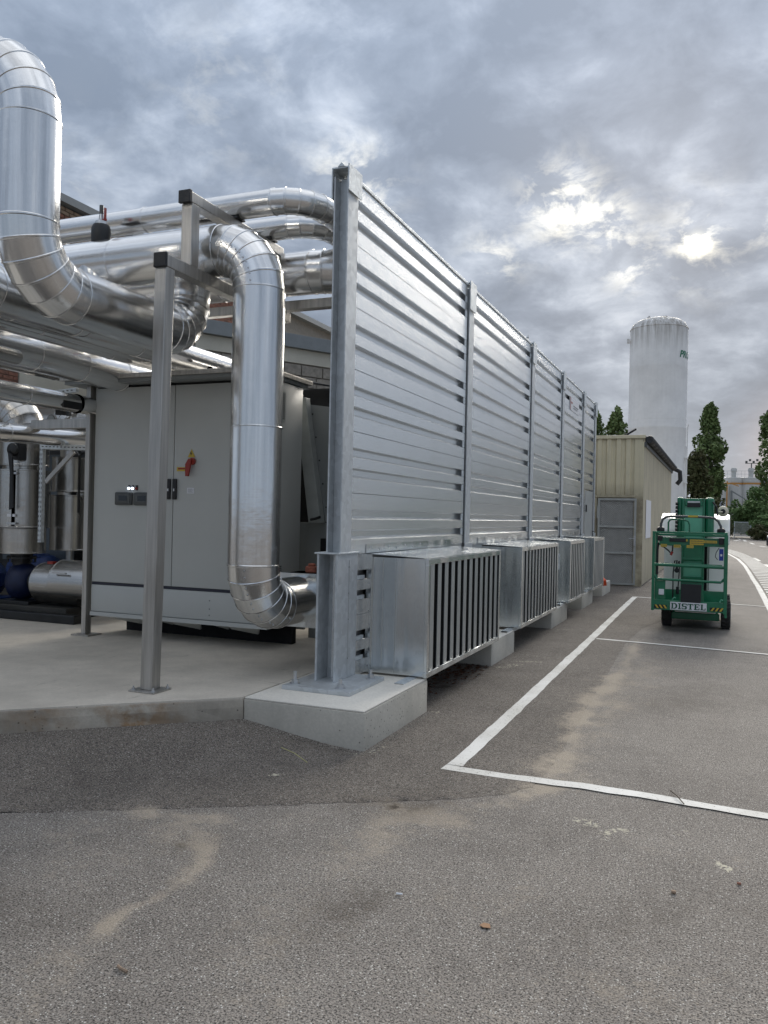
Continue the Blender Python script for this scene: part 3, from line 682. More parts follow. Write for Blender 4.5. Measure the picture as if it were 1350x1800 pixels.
# ------------------------------------------------------------------ intake boxes
BL = ['nearest galvanised intake box with vertical louvres, rails poking out under it', 'second galvanised intake box, white scuffs on its louvres',
      'third galvanised intake box, square patch on its near side', 'farthest galvanised intake box, next to the orange cone']
for i, (y0, y1) in enumerate([(6.14, 8.42), (9.43, 11.70), (12.74, 14.15), (15.26, 16.65)]):
    x1, x0, z0, z1 = -2.12, -2.62, .285, 1.213
    t = thing('intake_box', BL[i], 'intake box', ((x0+x1)/2, (y0+y1)/2, z0), 'louvred intake boxes under the screen')
    MB().box(x0, x1-.03, y0, y0+.003, z0, z1).build('near_side', 'galvd', t)
    MB().box(x0, x1-.03, y1-.003, y1, z0, z1).build('far_side', 'galvd', t)
    MB().prism([(x0, y0-.004, z1+.022), (x1-.002, y0-.004, z1+.002), (x1-.002, y0-.004, z1+.006), (x0, y0-.004, z1+.026)], (0, y1-y0+.008, 0)).build('top_sheet', 'galvd', t)
    MB().box(x0, x1-.03, y0+.003, y1-.003, z0, z0+.003).build('bottom_sheet', 'galvd', t)
    # standing seams on the near side
    s_ = MB(); s_.box(-2.515, -2.508, y0-.007, y0, z0+.05, z1-.01); s_.box(-2.40, -2.397, y0-.005, y0, z0+.01, z1-.01)
    s_.build('side_seam', 'galvd', t)
    # flange against the screen with screws
    fl = MB(); fl.box(XF+.002, XF+.006, y0-.03, y1+.06, z1+.03, z1+.10); fl.box(XF, XF+.05, y0-.006, y0-.002, ZS+.01, z1+.02); fl.box(XF+.05,XF+.054,y0-.03,y0-.002,ZS+.01,z1)
    f_ = fl.build('flange', 'galvd', t)
    rv = MB(); k = 0
    yy = y0+.05
    while yy < y1: rv.cyl((XF+.006, yy, z1+.075-.02*(k%2)), (XF+.010, yy, z1+.075-.02*(k%2)), .007, 8); yy += .2; k += 1
    for q in range(8): rv.cyl((XF+.028, y0-.006, .34+q*.11), (XF+.028, y0-.010, .34+q*.11), .006, 8)
    rv.build('screws', 'steel', t)
    # front frame
    fw = .045
    MB().box(x1-.03, x1, y0-.002, y1+.002, z1-fw, z1).build('frame_top', 'galvd', t, bevel=.003)
    MB().box(x1-.03, x1, y0-.002, y1+.002, z0-.01, z0+fw-.01).build('frame_bottom', 'galvd', t, bevel=.003)
    MB().box(x1-.03, x1, y0-.002, y0+fw, z0+fw-.01, z1-fw).build('frame_stile', 'galvd', t, bevel=.003)
    MB().box(x1-.03, x1, y1-fw, y1+.002, z0+fw-.01, z1-fw).build('frame_stile', 'galvd', t, bevel=.003)
    # splitter baffles: rounded noses with dark gaps
    n_ = 12 if y1-y0 > 2 else 8
    w_ = (y1-y0-2*fw)/n_
    for k in range(n_):
        ya = y0+fw+w_*(k+.06)+.03; yb = ya+w_*.50
        mb = MB(); mb.prism([(x1-.010,ya+.006,z0+fw-.008),(x1-.010,yb-.006,z0+fw-.008),(x1-.012,yb,z0+fw-.008),(x1-.017,yb,z0+fw-.008),(x1-.017,ya,z0+fw-.008),(x1-.012,ya,z0+fw-.008)], (0,0,z1-z0-2*fw+.006))
        bl = mb.build('louvre_blade', 'louv', t)
        MB().box(x1-.40, x1-.0175, ya+.002, yb-.002, z0+.01, z1-.02).build('baffle_fleece', 'void', bl)
    MB().box(x0+.02, x0+.06, y0+.01, y1-.01, z0+.01, z1-.01).build('inner_back', 'void', t)
    # corner guides and rails that carry the box
    for xr in (-2.245,):
        r0 = MB(); ya, yb = y0-.27, y1-.02
        r0.box(xr-.04, xr+.035, ya, yb, z0-.014, z0-.011); r0.box(xr-.04, xr-.037, ya, yb, z0-.05, z0-.014); r0.box(xr+.032, xr+.035, ya, yb, z0-.05, z0-.014)
        r0.box(xr-.04, xr-.02, ya, yb, z0-.053, z0-.05); r0.box(xr+.015, xr+.035, ya, yb, z0-.053, z0-.05)
        r0.build('support_rail', 'galvlight', t)
    if i == 2:
        MB().box(-2.5, -2.28, y0-.008, y0-.003, .78, 1.02).build('patch_plate', 'galvlight', t)
        MB().tube([(-2.44,y0-.012,.97),(-2.36,y0-.012,.97),(-2.33,y0-.012,.93),(-2.33,y0-.012,.86),(-2.37,y0-.012,.83),(-2.42,y0-.012,.84)], .008, 6).build('patch_mark', 'galv', t)
    if i == 1:
        sc2 = MB()
        for q in range(26):
            k = rs.randint(2, 9); ya = y0+fw+w_*(k+.06)+.03+rs.uniform(0, w_*.4); zz_ = rs.choice([.55,.62,.85,.98])+rs.normal(0,.05)
            sc2.box(x1-.0139, x1-.0128, ya, ya+.02, zz_, zz_+rs.uniform(.01,.035))
        sc2.build('plaster_splash', 'paper', t)

# exposed lower planks between the first post and the first box already part of the screen; dark strap beside them
# ------------------------------------------------------------------ jacketed pipes
def frame_list(path, rads, seg_len, gores):
    """returns list of (kind, [(centre, tangent), ...]) pieces along a path with mitred elbows"""
    P = [Vector(p) for p in path]; pieces = []; cur = P[0]
    for i in range(1, len(P)):
        last = i == len(P)-1
        t = (P[i]-P[i-1]).normalized()
        if not last:
            t2 = (P[i+1]-P[i]).normalized(); ang = t.angle(t2); off = rads[i-1]*math.tan(ang/2)
            end = P[i]-t*off
        else: end = P[i]
        L = (end-cur).length
        if L > .02:
            k = max(1, round(L/seg_len))
            for j in range(k): pieces.append(('pipe_section', [(cur.lerp(end, j/k), t), (cur.lerp(end, (j+1)/k), t)]))
        if not last:
            ax = t.cross(t2).normalized(); ctr = end+(ax.cross(t)).normalized()*rads[i-1]
            g_ = max(2, round(gores*ang/(math.pi/2))); arm = end-ctr
            # mitred gores: straight cylinders between rings that lie on the bend radii
            for j in range(g_):
                a0, a1 = ang*j/g_, ang*(j+1)/g_
                q0 = Matrix.Rotation(a0, 3, ax); q1 = Matrix.Rotation(a1, 3, ax)
                pieces.append(('elbow_segment', [(ctr+q0@arm, q0@t), (ctr+q1@arm, q1@t)]))
            cur = ctr+Matrix.Rotation(ang, 3, ax)@arm
    return pieces
def pipe(label, path, r, bends=(), seg_len=1.0, gores=6, m='alu', group='aluminium jacketed pipes', caps=(False, False), name='jacketed_pipe', bead=.005, tgt=None, screws=False):
    t = tgt or thing(name, label, 'pipe', path[0], group)
    pcs = frame_list(path, list(bends), seg_len, gores); SEG = 48; u = None; v0 = 0.
    for pi, (kind, (A, B)) in enumerate(pcs):
        rows = []; L = (B[0]-A[0]).length
        if u is None: u = A[1].orthogonal().normalized()
        b = min(.010, L*.2)
        prof = [(0, r+bead*.3), (b*.35, r+bead), (b, r+bead), (b*1.35, r), (L-b*.2, r), (L, r)]
        vs = []; uvs = []
        for d, rr in prof:
            f = d/L; c = A[0].lerp(B[0], f); tt = A[1].lerp(B[1], f).normalized()
            uu = (u-tt*u.dot(tt)).normalized(); nn = tt.cross(uu)
            for k in range(SEG+1):
                a = 2*math.pi*k/SEG; vs.append(c+(uu*math.cos(a)+nn*math.sin(a))*rr); uvs.append((k/SEG*2*math.pi*r, v0+d))
        u = (u-B[1]*u.dot(B[1])).normalized(); v0 += L+random.random()*.5
        fs = [(i*(SEG+1)+k, i*(SEG+1)+k+1, (i+1)*(SEG+1)+k+1, (i+1)*(SEG+1)+k) for i in range(len(prof)-1) for k in range(SEG)]
        o_ = Vector(t.location)
        me = bpy.data.meshes.new(kind); me.from_pydata([tuple(v-o_) for v in vs], [], fs)
        ul = me.uv_layers.new(name='UVMap')
        for lp in me.loops: ul.data[lp.index].uv = uvs[lp.vertex_index]
        me.materials.append(M[m]); me.shade_smooth(); me.set_sharp_from_angle(angle=R(28))
        ob = bpy.data.objects.new(kind, me); COL.objects.link(ob); ob.parent = t; ob['_o'] = tuple(o_)
    for k, cap in enumerate(caps):
        if cap:
            c, tt = (pcs[0][1][0] if k == 0 else pcs[-1][1][1]); d = -tt if k == 0 else tt
            MB().cyl(c-d*.004, c+d*.006, r+.006, 40).build('end_cap', m, t, 40)
    if screws:      # screwed seam along the elbows' inner side
        mb = MB()
        for kind, (A, B) in pcs:
            if kind != 'elbow_segment': continue
            c = (A[0]+B[0])/2; tt = (A[1]+B[1]).normalized(); n = screws-tt*Vector(screws).dot(tt) if isinstance(screws, Vector) else V(0,-1,0)
            n.normalize()
            for dd in (-.3, .3):
                p = A[0].lerp(B[0], .5+dd)+n*(r*.985); mb.cyl(p, p+n*.01, .006, 6)
        if mb.v: mb.build('seam_screws', 'steel', t)
    return t

pipe('large vertical pipe swan-necking out of the top left corner and running back under the beams', [(-6.1,4.0,4.43),(-4.15,4.0,4.43),(-4.15,4.0,3.0),(-4.15,5.70,3.0),(-4.15,5.70,3.56)], .195, (.40,.38,.30), 1.0, 6)
pipe('large pipe on the far left running back beside and below the swan-necked one', [(-6.3,4.02,4.2),(-4.82,4.02,4.2),(-4.82,4.02,3.10),(-4.82,5.40,3.10),(-4.82,5.40,3.6)], .17, (.3,.3,.27), .9, 6)
pipe('long horizontal pipe that bends straight down in front of the grey cabinet', [(-8.6,5.42,3.57),(-3.28,5.42,3.57),(-3.28,5.42,.83),(-3.28,6.22,.83)], .196, (.33,.33), .95, 6, screws=V(.2,-1,0))
pipe('upper slim pipe lying on the top beam and bending away behind the first post', [(-9.5,5.68,4.01),(-3.02,5.68,4.01),(-3.02,16,4.01)], .102, (.30,), 1.15, 5)
pipe('second slim pipe lower behind the top one, bending away beside it', [(-9.5,6.2,4.0),(-3.16,6.2,4.0),(-3.16,16,4.0)], .098, (.30,), 1.15, 5)
pipe('thick pipe behind the cabinet riser whose big elbow turns away behind the first post', [(-9.0,6.5,3.69),(-3.02,6.5,3.69),(-3.02,15,3.69)], .19, (.36,), 1.0, 6)
pipe('bright pipe running back above the roof of the grey cabinet', [(-4.95,3.2,3.075),(-4.95,8.9,3.075)], .13, (), 1.3)
pipe('thin pipe with a rounded white end above the cabinet roof', [(-4.72,6.9,2.95),(-4.72,8.4,2.95)], .032, (), 3., 4, caps=(True, False), bead=.002)
pipe('middle left pipe with a band of close joints, running back to the perforated strut', [(-5.62,3.2,2.90),(-5.62,9.5,2.90)], .155, (), .55)
pipe('pipe seen under the swan-necked one, between the strut and the stainless post', [(-5.28,3.2,3.02),(-5.28,9.0,3.02)], .075, (), 1.6)
pipe('narrow pipe crossing above the cabinet roof, left of the bright one', [(-5.12,3.2,2.99),(-5.12,8.9,2.99)], .04, (), 2.)
pipe('short branch pipe butting into the left side of the banded pipe', [(-5.10,3.6,2.745),(-5.26,5.0,2.755)], .058, (), 2., m='alud')
pipe('low left pipe sloping down to the cabinet canopy over a dark saddle', [(-6.0,3.8,2.60),(-6.0,8.8,2.60)], .09, (), 1.1)
pipe('bright pipe seen between the pump elbow and the pressure gauge', [(-7.0,5.2,2.30),(-7.0,10.5,2.45)], .10, (), 1.5)
pipe('upper far pipe crossing behind the others at top left', [(-7.3,4.0,3.2),(-7.3,11,3.2)], .14, (), 1.2, m='alud')
# duct at the foot of the riser
t = thing('rectangular_duct', 'square sheet metal duct joined to the low elbow, rusty brick scrap on its top', 'duct', (-3.25, 6.4, .8), None)
MB().box(-3.50, -3.06, 6.20, 6.62, .60, 1.035).build('duct_body', 'alud', t, bevel=.004)
MB().box(-3.51, -3.05, 6.19, 6.22, .59, 1.045).build('duct_flange', 'galvd', t, bevel=.002)
MB().box(-3.06, -3.04, 6.33, 6.37, .80, .90).build('latch', 'steel', t)
for s_ in t.children: pass
o = MB().box(-3.30, -3.20, 6.30, 6.38, 1.046, 1.10).box(-3.24, -3.16, 6.33, 6.42, 1.046, 1.085).box(-3.28,-3.22,6.31,6.36,1.10,1.125).build('brick_scrap', 'redb', None, bevel=.012); tag(o, 'broken red brick lump lying on the square duct', 'brick')
# black capped air vent with red lever on the long pipe
t = thing('air_vent', 'black capped vent with a small red lever on top of the long pipe', 'vent', (-4.81,5.42,3.766))
MB().lathe((-4.81,5.42,3.755), [(.075,0),(.078,.02),(.078,.12),(.065,.15)], 24).build('vent_body', 'black', t, 40)
MB().lathe((-4.81,5.42,3.905), [(.05,0),(.045,.03),(.02,.045),(.018,.09)], 16).build('vent_neck', 'steel', t, 40)
MB().cyl((-4.81,5.42,3.99),(-4.81,5.42,4.07), .017, 12).build('vent_tip', 'darkgrey', t, 40)
MB().box(-4.775,-4.765,5.41,5.43,3.95,4.045).box(-4.80,-4.76,5.41,5.43,3.94,3.955).build('lever', 'red', t)

# ------------------------------------------------------------------ stainless pipe rack
rk = thing('pipe_rack', 'brushed stainless rack post with beams carrying the pipes, black end caps', 'pipe rack', (-3.745,4.78,ZS))
def sqt(name, p, q, w, m='stain', h=None): return MB().beam(p, q, w, h or w).build(name, m, rk, bevel=.006)
lean = .035
MB().beam((-3.742+.0,4.82,ZS+.012), (-3.695,4.82,3.27), .10, .10).build('leg', 'stain', rk, bevel=.006)
MB().beam((-3.742+.0,4.82,ZS+.001), (-3.742,4.82,ZS+.012), .22, .20).build('foot_plate', 'stain', rk, bevel=.002)
for bx, by in ((-3.83,4.75),(-3.66,4.75),(-3.65,4.90),(-3.83,4.9)):
    b_ = MB(); bolt(b_, bx, by, ZS+.012, .011, .014, .014); b_.build('anchor_bolt', 'steel', rk, 30)
sqt('beam', (-3.69,4.775,3.315), (-3.69,6.575,3.315), .095, h=.09)
MB().box(-3.742,-3.638,4.745,4.775,3.265,3.368).build('end_cap', 'black', rk, bevel=.004)
sqt('upright', (-3.69,5.10,3.36), (-3.69,5.10,3.82), .095)
sqt('beam', (-3.69,5.045,3.862), (-3.69,6.42,3.862), .095, h=.08)
MB().box(-3.742,-3.638,5.015,5.045,3.815,3.908).build('end_cap', 'black', rk, bevel=.004)
sqt('cross_beam', (-9.2,6.62,3.435), (-2.95,6.62,3.435), .09, h=.085)
MB().box(-3.77,-3.62,5.62,5.74,3.903,3.916).build('saddle', 'blackm', rk)
MB().box(-3.77,-3.62,6.14,6.27,3.903,3.914).build('saddle', 'blackm', rk)
MB().beam((-3.0,8.35,3.8), (-3.0,8.35,ZS), .10, .10).build('leg', 'stain', rk, bevel=.006)
sqt('upright', (-3.69,6.35,3.82), (-3.69,6.35,3.36), .08)
sqt('beam', (-3.0,6.62,3.47), (-3.0,8.4,3.47), .08, h=.08)
MB().beam((-9.1,6.62,3.39), (-9.1,6.62,ZS), .10, .10).build('leg', 'stain', rk, bevel=.006)

# ------------------------------------------------------------------ control cabinet
X0, X1, Y0, Y1, Z0, Z1 = -5.935, -3.86, 6.66, 7.25, .47, 2.79
cb = thing('control_cabinet', 'large light grey two-door electrical cabinet behind the stainless post', 'cabinet', ((X0+X1)/2, Y0, Z0))
MB().bbox(X0, X1, Y0+.02, Y1, Z0, Z1, .006).build('body', 'cab', cb, 35)
dl = MB().bbox(X0+.012, -4.953, Y0, Y0+.022, .815, Z1-.015, .003).build('door', 'cab', cb, 35)
dr = MB().bbox(-4.945, X1-.008, Y0, Y0+.022, .815, Z1-.015, .003).build('door', 'cab', cb, 35)
MB().box(-4.9525, -4.9455, Y0+.017, Y0+.0195, .815, Z1-.02).box(X0+.02,X1-.02,Y0+.017,Y0+.0195,Z1-.015,Z1-.002).build('door_gap', 'void', cb)
MB().box(X0+.01, X1-.006, Y0+.004, Y0+.021, .785, .812).build('seam_strip', 'seam', cb)
MB().bbox(X0+.008, X1-.006, Y0-.002, Y0+.021, .515, .783, .003).build('kick_panel', 'cab', cb, 35)
MB().box(X0+.004, X1-.004, Y0-.012, Y0+.021, .470, .509).build('bottom_rail', 'cab', cb)
for k in range(3):      # folded feet plates hanging below
    x = X0+.30+k*.66
    MB().prism([(x,Y0+.04,.468),(x+.34,Y0+.04,.468),(x+.20,Y0+.26,.375),(x,Y0+.10,.43)], (0,.02,.006)).build('foot_bracket', 'cab', cb)
    MB().prism([(x-.28,Y0+.08,.468),(x-.02,Y0+.08,.468),(x-.15,Y0+.28,.395)], (0,.02,.006)).build('foot_bracket', 'cab', cb)
MB().box(X0+.05, X1-.02, Y0+.5, Y1, ZS-.002, Z0).build('cabinet_shade', 'void', cb)  # black box added under the cabinet in place of its shadow
# canopy
cn = MB().box(-6.22, X1+.03, Y0-.20, Y1+.15, 2.835, 2.878).build('canopy', 'stain', cb, bevel=.003)
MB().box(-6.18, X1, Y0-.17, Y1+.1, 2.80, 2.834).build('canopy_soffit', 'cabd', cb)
# side leg of the canopy
MB().beam((-5.985,6.66,ZS+.01),(-5.985,6.66,2.80), .055, .085).build('canopy_leg', 'stain', cb, bevel=.004)
MB().box(-6.09,-5.87,6.56,6.76,ZS-.002,ZS+.01).build('canopy_foot', 'stain', cb)
# handles, latch, meters
for xx in (-4.995, -4.925):
    h = MB().bbox(xx-.022, xx+.022, Y0-.022, Y0-.001, 1.66, 1.86, .004).build('lock_handle', 'black', cb, 35)
    MB().box(xx-.006, xx+.008, Y0-.028, Y0-.022, 1.74, 1.765).build('lock_barrel', 'steel', h)
sw = MB().lathe((-4.725, Y0-.001, 2.03), [(.034,-.0),(.034,-.022),(.024,-.032)], 24, 'Y')
h = sw.build('isolator_switch', 'red', cb, 40)
MB().prism([(-4.742,Y0-.032,2.055),(-4.712,Y0-.032,2.045),(-4.745,Y0-.032,1.885),(-4.775,Y0-.032,1.885),(-4.778,Y0-.032,2.0)], (0,-.022,0)).build('isolator_lever', 'red', h, 40)
MB().prism([(-4.785,Y0-.002,2.07),(-4.70,Y0-.002,2.07),(-4.7425,Y0-.002,2.148)], (0,-.003,0)).build('warning_triangle', 'yellow', cb)
MB().prism([(-4.752,Y0-.0052,2.125),(-4.740,Y0-.0052,2.125),(-4.745,Y0-.0052,2.108),(-4.733,Y0-.0052,2.108),(-4.752,Y0-.0052,2.082),(-4.748,Y0-.0052,2.100),(-4.757,Y0-.0052,2.100)], (0,-.001,0)).build('lightning_mark', 'black', cb)
MB().box(-4.91,-4.815,Y0-.004,Y0-.001,1.935,1.975).build('strip_label', 'yellow', cb)
MB().box(-4.895,-4.815,Y0-.0055,Y0-.0042,1.952,1.968).build('strip_label_band', 'red', cb)
lb = MB().box(-4.785,-4.705,Y0-.003,Y0-.001,1.72,1.775).build('paper_label', 'paper', cb)
mb = MB()
for q in range(4): mb.box(-4.775,-4.715-.012*(q%2),Y0-.0042,Y0-.0031,1.732+q*.010,1.7345+q*.010)
mb.build('printed_rules', 'darkgrey', lb)
for k, xx in enumerate((-5.632, -5.40)):
    mt = MB().bbox(xx-.005, xx+.205, Y0-.03, Y0-.001, 1.595, 1.725, .012).build('meter_housing', 'darkgrey', cb, 35)
    MB().bbox(xx+.012, xx+.19, Y0-.038, Y0-.030, 1.612, 1.71, .006).build('meter_bezel', 'darkgrey', mt, 35)
    MB().box(xx+.055, xx+.155, Y0-.0405, Y0-.0382, 1.64, 1.69).build('meter_screen', 'glass', mt)
for k, xx in enumerate((-5.475, -5.43, -5.385)):
    bt = MB().box(xx-.014, xx+.014, Y0-.006, Y0-.001, 1.745, 1.795).build('button_plate', 'black', cb)
    MB().lathe((xx, Y0-.006, 1.763), [(.0135,0),(.0135,-.012),(.008,-.016)], 14, 'Y').build('indicator_lamp', 'ledw' if k < 2 else 'red', bt, 40)
# vents on the right-hand side
for z0_, z1_ in ((2.42, 2.70), (.86, 1.06)):
    vn = MB().box(X1+.001, X1+.006, Y0+.06, Y0+.24, z0_, z1_).build('vent_frame', 'cab', cb)
    mb = MB(); zz_ = z0_+.02
    while zz_ < z1_-.015: mb.box(X1+.006, X1+.0075, Y0+.08, Y0+.22, zz_, zz_+.008); zz_ += .018
    mb.build('vent_slots', 'void', vn)
for zz_ in (.56, .62, .7):
    MB().cyl((-4.5,Y0-.004,zz_),(-4.5,Y0-.002,zz_), .008, 8).build('rivet', 'cabd', cb)

# dry cooler behind the cabinet
dc = thing('dry_cooler', 'grey cooling unit with a slanted panel and black fan, behind the first post', 'cooler', (-3.5,8.0,ZS))
MB().box(-3.98,-2.95,7.6,9.6,.5,1.46).build('lower_casing', 'cabd', dc, bevel=.005)
MB().box(-3.80,-3.1,7.585,7.598,.62,1.30).build('casing_opening', 'void', dc)
MB().box(-4.10,-3.98,7.60,7.64,.35,1.46).build('corner_post', 'cabd', dc, bevel=.003)
MB().box(-4.55,-3.05,7.75,9.5,1.46,2.66).build('coil_core', 'void', dc)
MB().prism([(-4.085,7.50,2.74),(-3.965,7.50,2.74),(-3.76,7.50,1.46),(-3.90,7.50,1.46)], (0,.1,0)).build('slanted_panel', simple('grey_panel', (.34,.36,.35), .45), dc, bevel=.004)
MB().prism([(-3.965,7.60,2.68),(-3.0,7.60,2.55),(-3.0,7.60,1.47),(-3.76,7.60,1.47)], (0,.03,0)).build('side_panel', 'cabd', dc)
MB().lathe((-4.12,8.55,2.66), [(.46,0),(.46,.20),(.49,.24),(.49,.26),(.44,.26)], 40).build('fan_shroud', 'black', dc, 40)
MB().tube([(-4.15,7.5,2.90),(-3.95,7.55,2.90),(-3.7,7.6,2.86),(-3.55,7.7,2.80),(-3.52,7.8,2.6)], .012, 8).build('cable', 'black', dc, 40)
mb = MB()
for q in range(5): mb.cyl((-3.93+q*.045, 7.596, 2.58-q*.24),(-3.93+q*.045, 7.601, 2.58-q*.24), .009, 8)
mb.build('panel_screws', 'black', dc)
MB().tube([(-3.85,7.45,1.49),(-3.80,7.45,1.5),(-3.74,7.45,1.52)], .014, 8).build('hose', 'black', dc, 40)
for bx, by in ((-3.9,7.7),(-3.05,7.7),(-3.9,9.4),(-3.05,9.4)): MB().box(bx-.05,bx+.05,by-.05,by+.05,ZS-.003,.5).build('leg', 'cabd', dc)

# ------------------------------------------------------------------ pump station at the left
pb = thing('pump_plinth', 'low dark concrete base under the blue pumps', 'plinth', (-9,9,ZS))
MB().box(-12,-6.9,7.35,11.5,ZS-.003,.40).build('base_block', simple('oily_concrete', (.055,.052,.045), .8, 0, .3, 4.), pb, bevel=.01)
MB().box(-12,-6.6,7.15,7.28,ZS-.003,.36).build('edge_beam', 'blackm', pb, bevel=.01)
def cyl_jacket(par, name, p, q, r, m='alud', rings=()):
    o_ = Vector(par.location); p = Vector(p); q = Vector(q); t = (q-p).normalized(); u = t.orthogonal().normalized(); n = t.cross(u); SEG = 44; L = (q-p).length
    prof = [(0, r-.012), (0, r+.003), (.012, r+.003), (.016, r), (L-.016, r), (L-.012, r+.003), (L, r+.003), (L, r-.012)]
    vs = []; uvs = []
    for d, rr in prof:
        for k in range(SEG+1):
            a = 2*math.pi*k/SEG; vs.append(p+t*d+(u*math.cos(a)+n*math.sin(a))*rr); uvs.append((k/SEG*2*math.pi*r, d+p.x*3))
    fs = [(i*(SEG+1)+k, i*(SEG+1)+k+1, (i+1)*(SEG+1)+k+1, (i+1)*(SEG+1)+k) for i in range(len(prof)-1) for k in range(SEG)]
    fs += [tuple(range(SEG-1,-1,-1)), tuple(range(7*(SEG+1), 7*(SEG+1)+SEG))]
    me = bpy.data.meshes.new(name); me.from_pydata([tuple(v-o_) for v in vs], [], fs); ul = me.uv_layers.new(name='UVMap')
    for lp in me.loops: ul.data[lp.index].uv = uvs[lp.vertex_index]
    me.materials.append(M[m]); me.shade_smooth(); me.set_sharp_from_angle(angle=R(30))
    ob = bpy.data.objects.new(name, me); COL.objects.link(ob); ob.parent = par; ob['_o'] = tuple(o_); return ob
PX, PY = -7.84, 7.6
def pump(px, py, lab, sub, gauge=True):
    t = thing('pump_column', lab, 'pipework', (px,py,.4), 'jacketed pump risers')
    k = .335
    cyl_jacket(t, 'lower_jacket', (px,py,1.0), (px,py,1.30), .27)
    cyl_jacket(t, 'middle_jacket', (px,py,1.31), (px,py,2.00), .31)
    cyl_jacket(t, 'neck', (px,py,2.0), (px,py,2.05), .24)
    cyl_jacket(t, 'valve_jacket', (px,py,2.05), (px,py,2.37), .285)
    pipe('', [(px,py,2.37),(px,py,2.70),(px-1.8,py-.1,2.70)], .25, (.28,), 1., 6, 'alud', tgt=t)
    MB().lathe((px,py,.93), [(.17,0),(.17,.025),(.13,.03),(.13,.07)], 20).build('flange', 'blackm', t, 40)
    b = MB()
    for q in range(8):
        a = q*math.pi/4; b.cyl((px+.15*math.cos(a),py+.15*math.sin(a),.89),(px+.15*math.cos(a),py+.15*math.sin(a),.97), .014, 6)
    b.build('flange_bolts', 'blackm', t)
    MB().lathe((px,py,.93), [(.12,0),(.10,-.08),(.12,-.16),(.16,-.22)], 20).build('pump_neck', 'blackm', t, 40)
    MB().box(px+.20,px+.29,py-.36,py-.24,2.1,2.3).build('actuator', 'black', t, bevel=.01)
    MB().lathe((px+.22,py-.37,2.22), [(.075,0),(.075,-.03),(.05,-.05)], 20, 'Y').build('valve_hub', 'blackm', t, 40)
    MB().prism([(px+.20,py-.44,2.2),(px+.27,py-.44,2.15),(px+.30,py-.44,1.55),(px+.24,py-.44,1.52),(px+.24,py-.44,1.95)], (0,.02,0)).build('valve_lever', 'black', t)
    MB().box(px+.08,px+.20,py-.31,py-.30,1.44,1.47).build('tag_plate', 'paper', t)
    MB().box(px+.15,px+.155,py-.318,py-.26,1.33,1.98).build('jacket_seam', 'alud', t)
    for zz_ in (1.36,1.95): MB().box(px+.08,px+.22,py-.322,py-.29,zz_-.012,zz_+.012).build('toggle_latch', 'steel', t)
    # volute, motor
    MB().lathe((px+.05,py,.66), [(.10,-.16),(.17,-.14),(.22,-.08),(.22,.04),(.17,.12),(.12,.16)], 32, 'X').build('volute', 'bluedk', t, 40)
    MB().lathe((px+.30,py,.66), [(.12,-.10),(.12,.0),(.20,.02),(.20,.05),(.14,.06)], 28, 'X').build('suction_flange', 'blackm', t, 40)
    mo = MB().lathe((px-.62,py,.66), [(.16,-.5),(.24,-.46),(.25,-.2),(.25,.10),(.22,.16),(.08,.30)], 32, 'X').build('motor', 'blue', t, 40)
    fn = MB()
    for q in range(18):
        a = q*math.pi*2/18; c = math.cos(a); s = math.sin(a)
        fn.beam((px-1.02,py+.26*c,.66+.26*s),(px-.58,py+.26*c,.66+.26*s), .012, .012, a)
    fn.build('cooling_fins', 'blue', mo)
    MB().box(px-.95,px-.25,py-.2,py+.2,.40,.45).build('motor_foot', 'blue', t, bevel=.005)
    MB().box(px-.2,px+.3,py-.18,py+.18,.40,.44).build('pump_foot', 'blackm', t, bevel=.005)
    cyl_jacket(t, 'suction_jacket', (px+.36,py,.66), (px+.66,py,.66), .235)
    cyl_jacket(t, 'filter_jacket', (px+.66,py,.68), (px+1.5,py,.68), .262)
    MB().box(px+.75,px+.95,py-.285,py-.26,.80,.815).build('toggle_latch', 'steel', t)
    MB().box(px+.55,px+.63,py-.15,py-.08,.895,.925).build('red_tag', 'red', t)
    return t
pump(PX, PY, 'jacketed riser and blue pump nearest the left edge of the yard', None)
t = pump(PX-.10, PY+1.1, 'second jacketed riser and pump standing right behind the nearest one', None)
t3 = thing('jacketed_filter', 'upright jacketed vessel between the pump riser and the cabinet', 'vessel', (-7.25,8.3,.4), 'upright jacketed vessels')
cyl_jacket(t3, 'lower_jacket', (-7.75,8.3,1.02), (-7.75,8.3,1.72), .25); cyl_jacket(t3, 'upper_jacket', (-7.75,8.3,1.76), (-7.75,8.3,2.2), .24)
MB().cyl((-7.75,8.3,.4),(-7.75,8.3,1.02),.05,16).build('stem', 'steel', t3, 40)
t4 = thing('jacketed_filter', 'narrow jacketed vessel half hidden by the cabinet leg', 'vessel', (-7.1,8.3,.4), 'upright jacketed vessels')
cyl_jacket(t4, 'lower_jacket', (-7.05,8.2,1.0), (-7.05,8.2,1.70), .16); cyl_jacket(t4, 'upper_jacket', (-7.05,8.2,1.74), (-7.05,8.2,2.15), .14)
MB().cyl((-7.05,8.2,.4),(-7.05,8.2,1.0),.04,16).build('stem', 'steel', t4, 40)
MB().tube([(-7.35,8.0,1.5),(-7.35,8.0,2.2),(-7.3,8.0,2.24),(-7.0,8.0,2.24)], .014, 8).build('loop_tube', 'blackm', t4, 40)
o = MB().box(-9.6,-7.0,8.95,8.98,.8,2.3).build('insulated_panel', simple('pale_blue_sheet', (.12,.145,.17), .4, .3, .1), None, bevel=.003); tag(o, 'pale blue-grey sheet metal panel standing behind the jacketed vessels', 'panel')
t = thing('shade_backdrop', 'made-up dark container standing behind the pumps', 'backdrop', (-9.5,9.6,.26))  # dark box added so the corner behind the pumps reads as deep shade
MB().box(-12,-6.95,9.55,11.6,.26,2.42).build('backdrop_body', simple('dark_grey_sheet', (.035,.037,.04), .5, .1), t, bevel=.01)
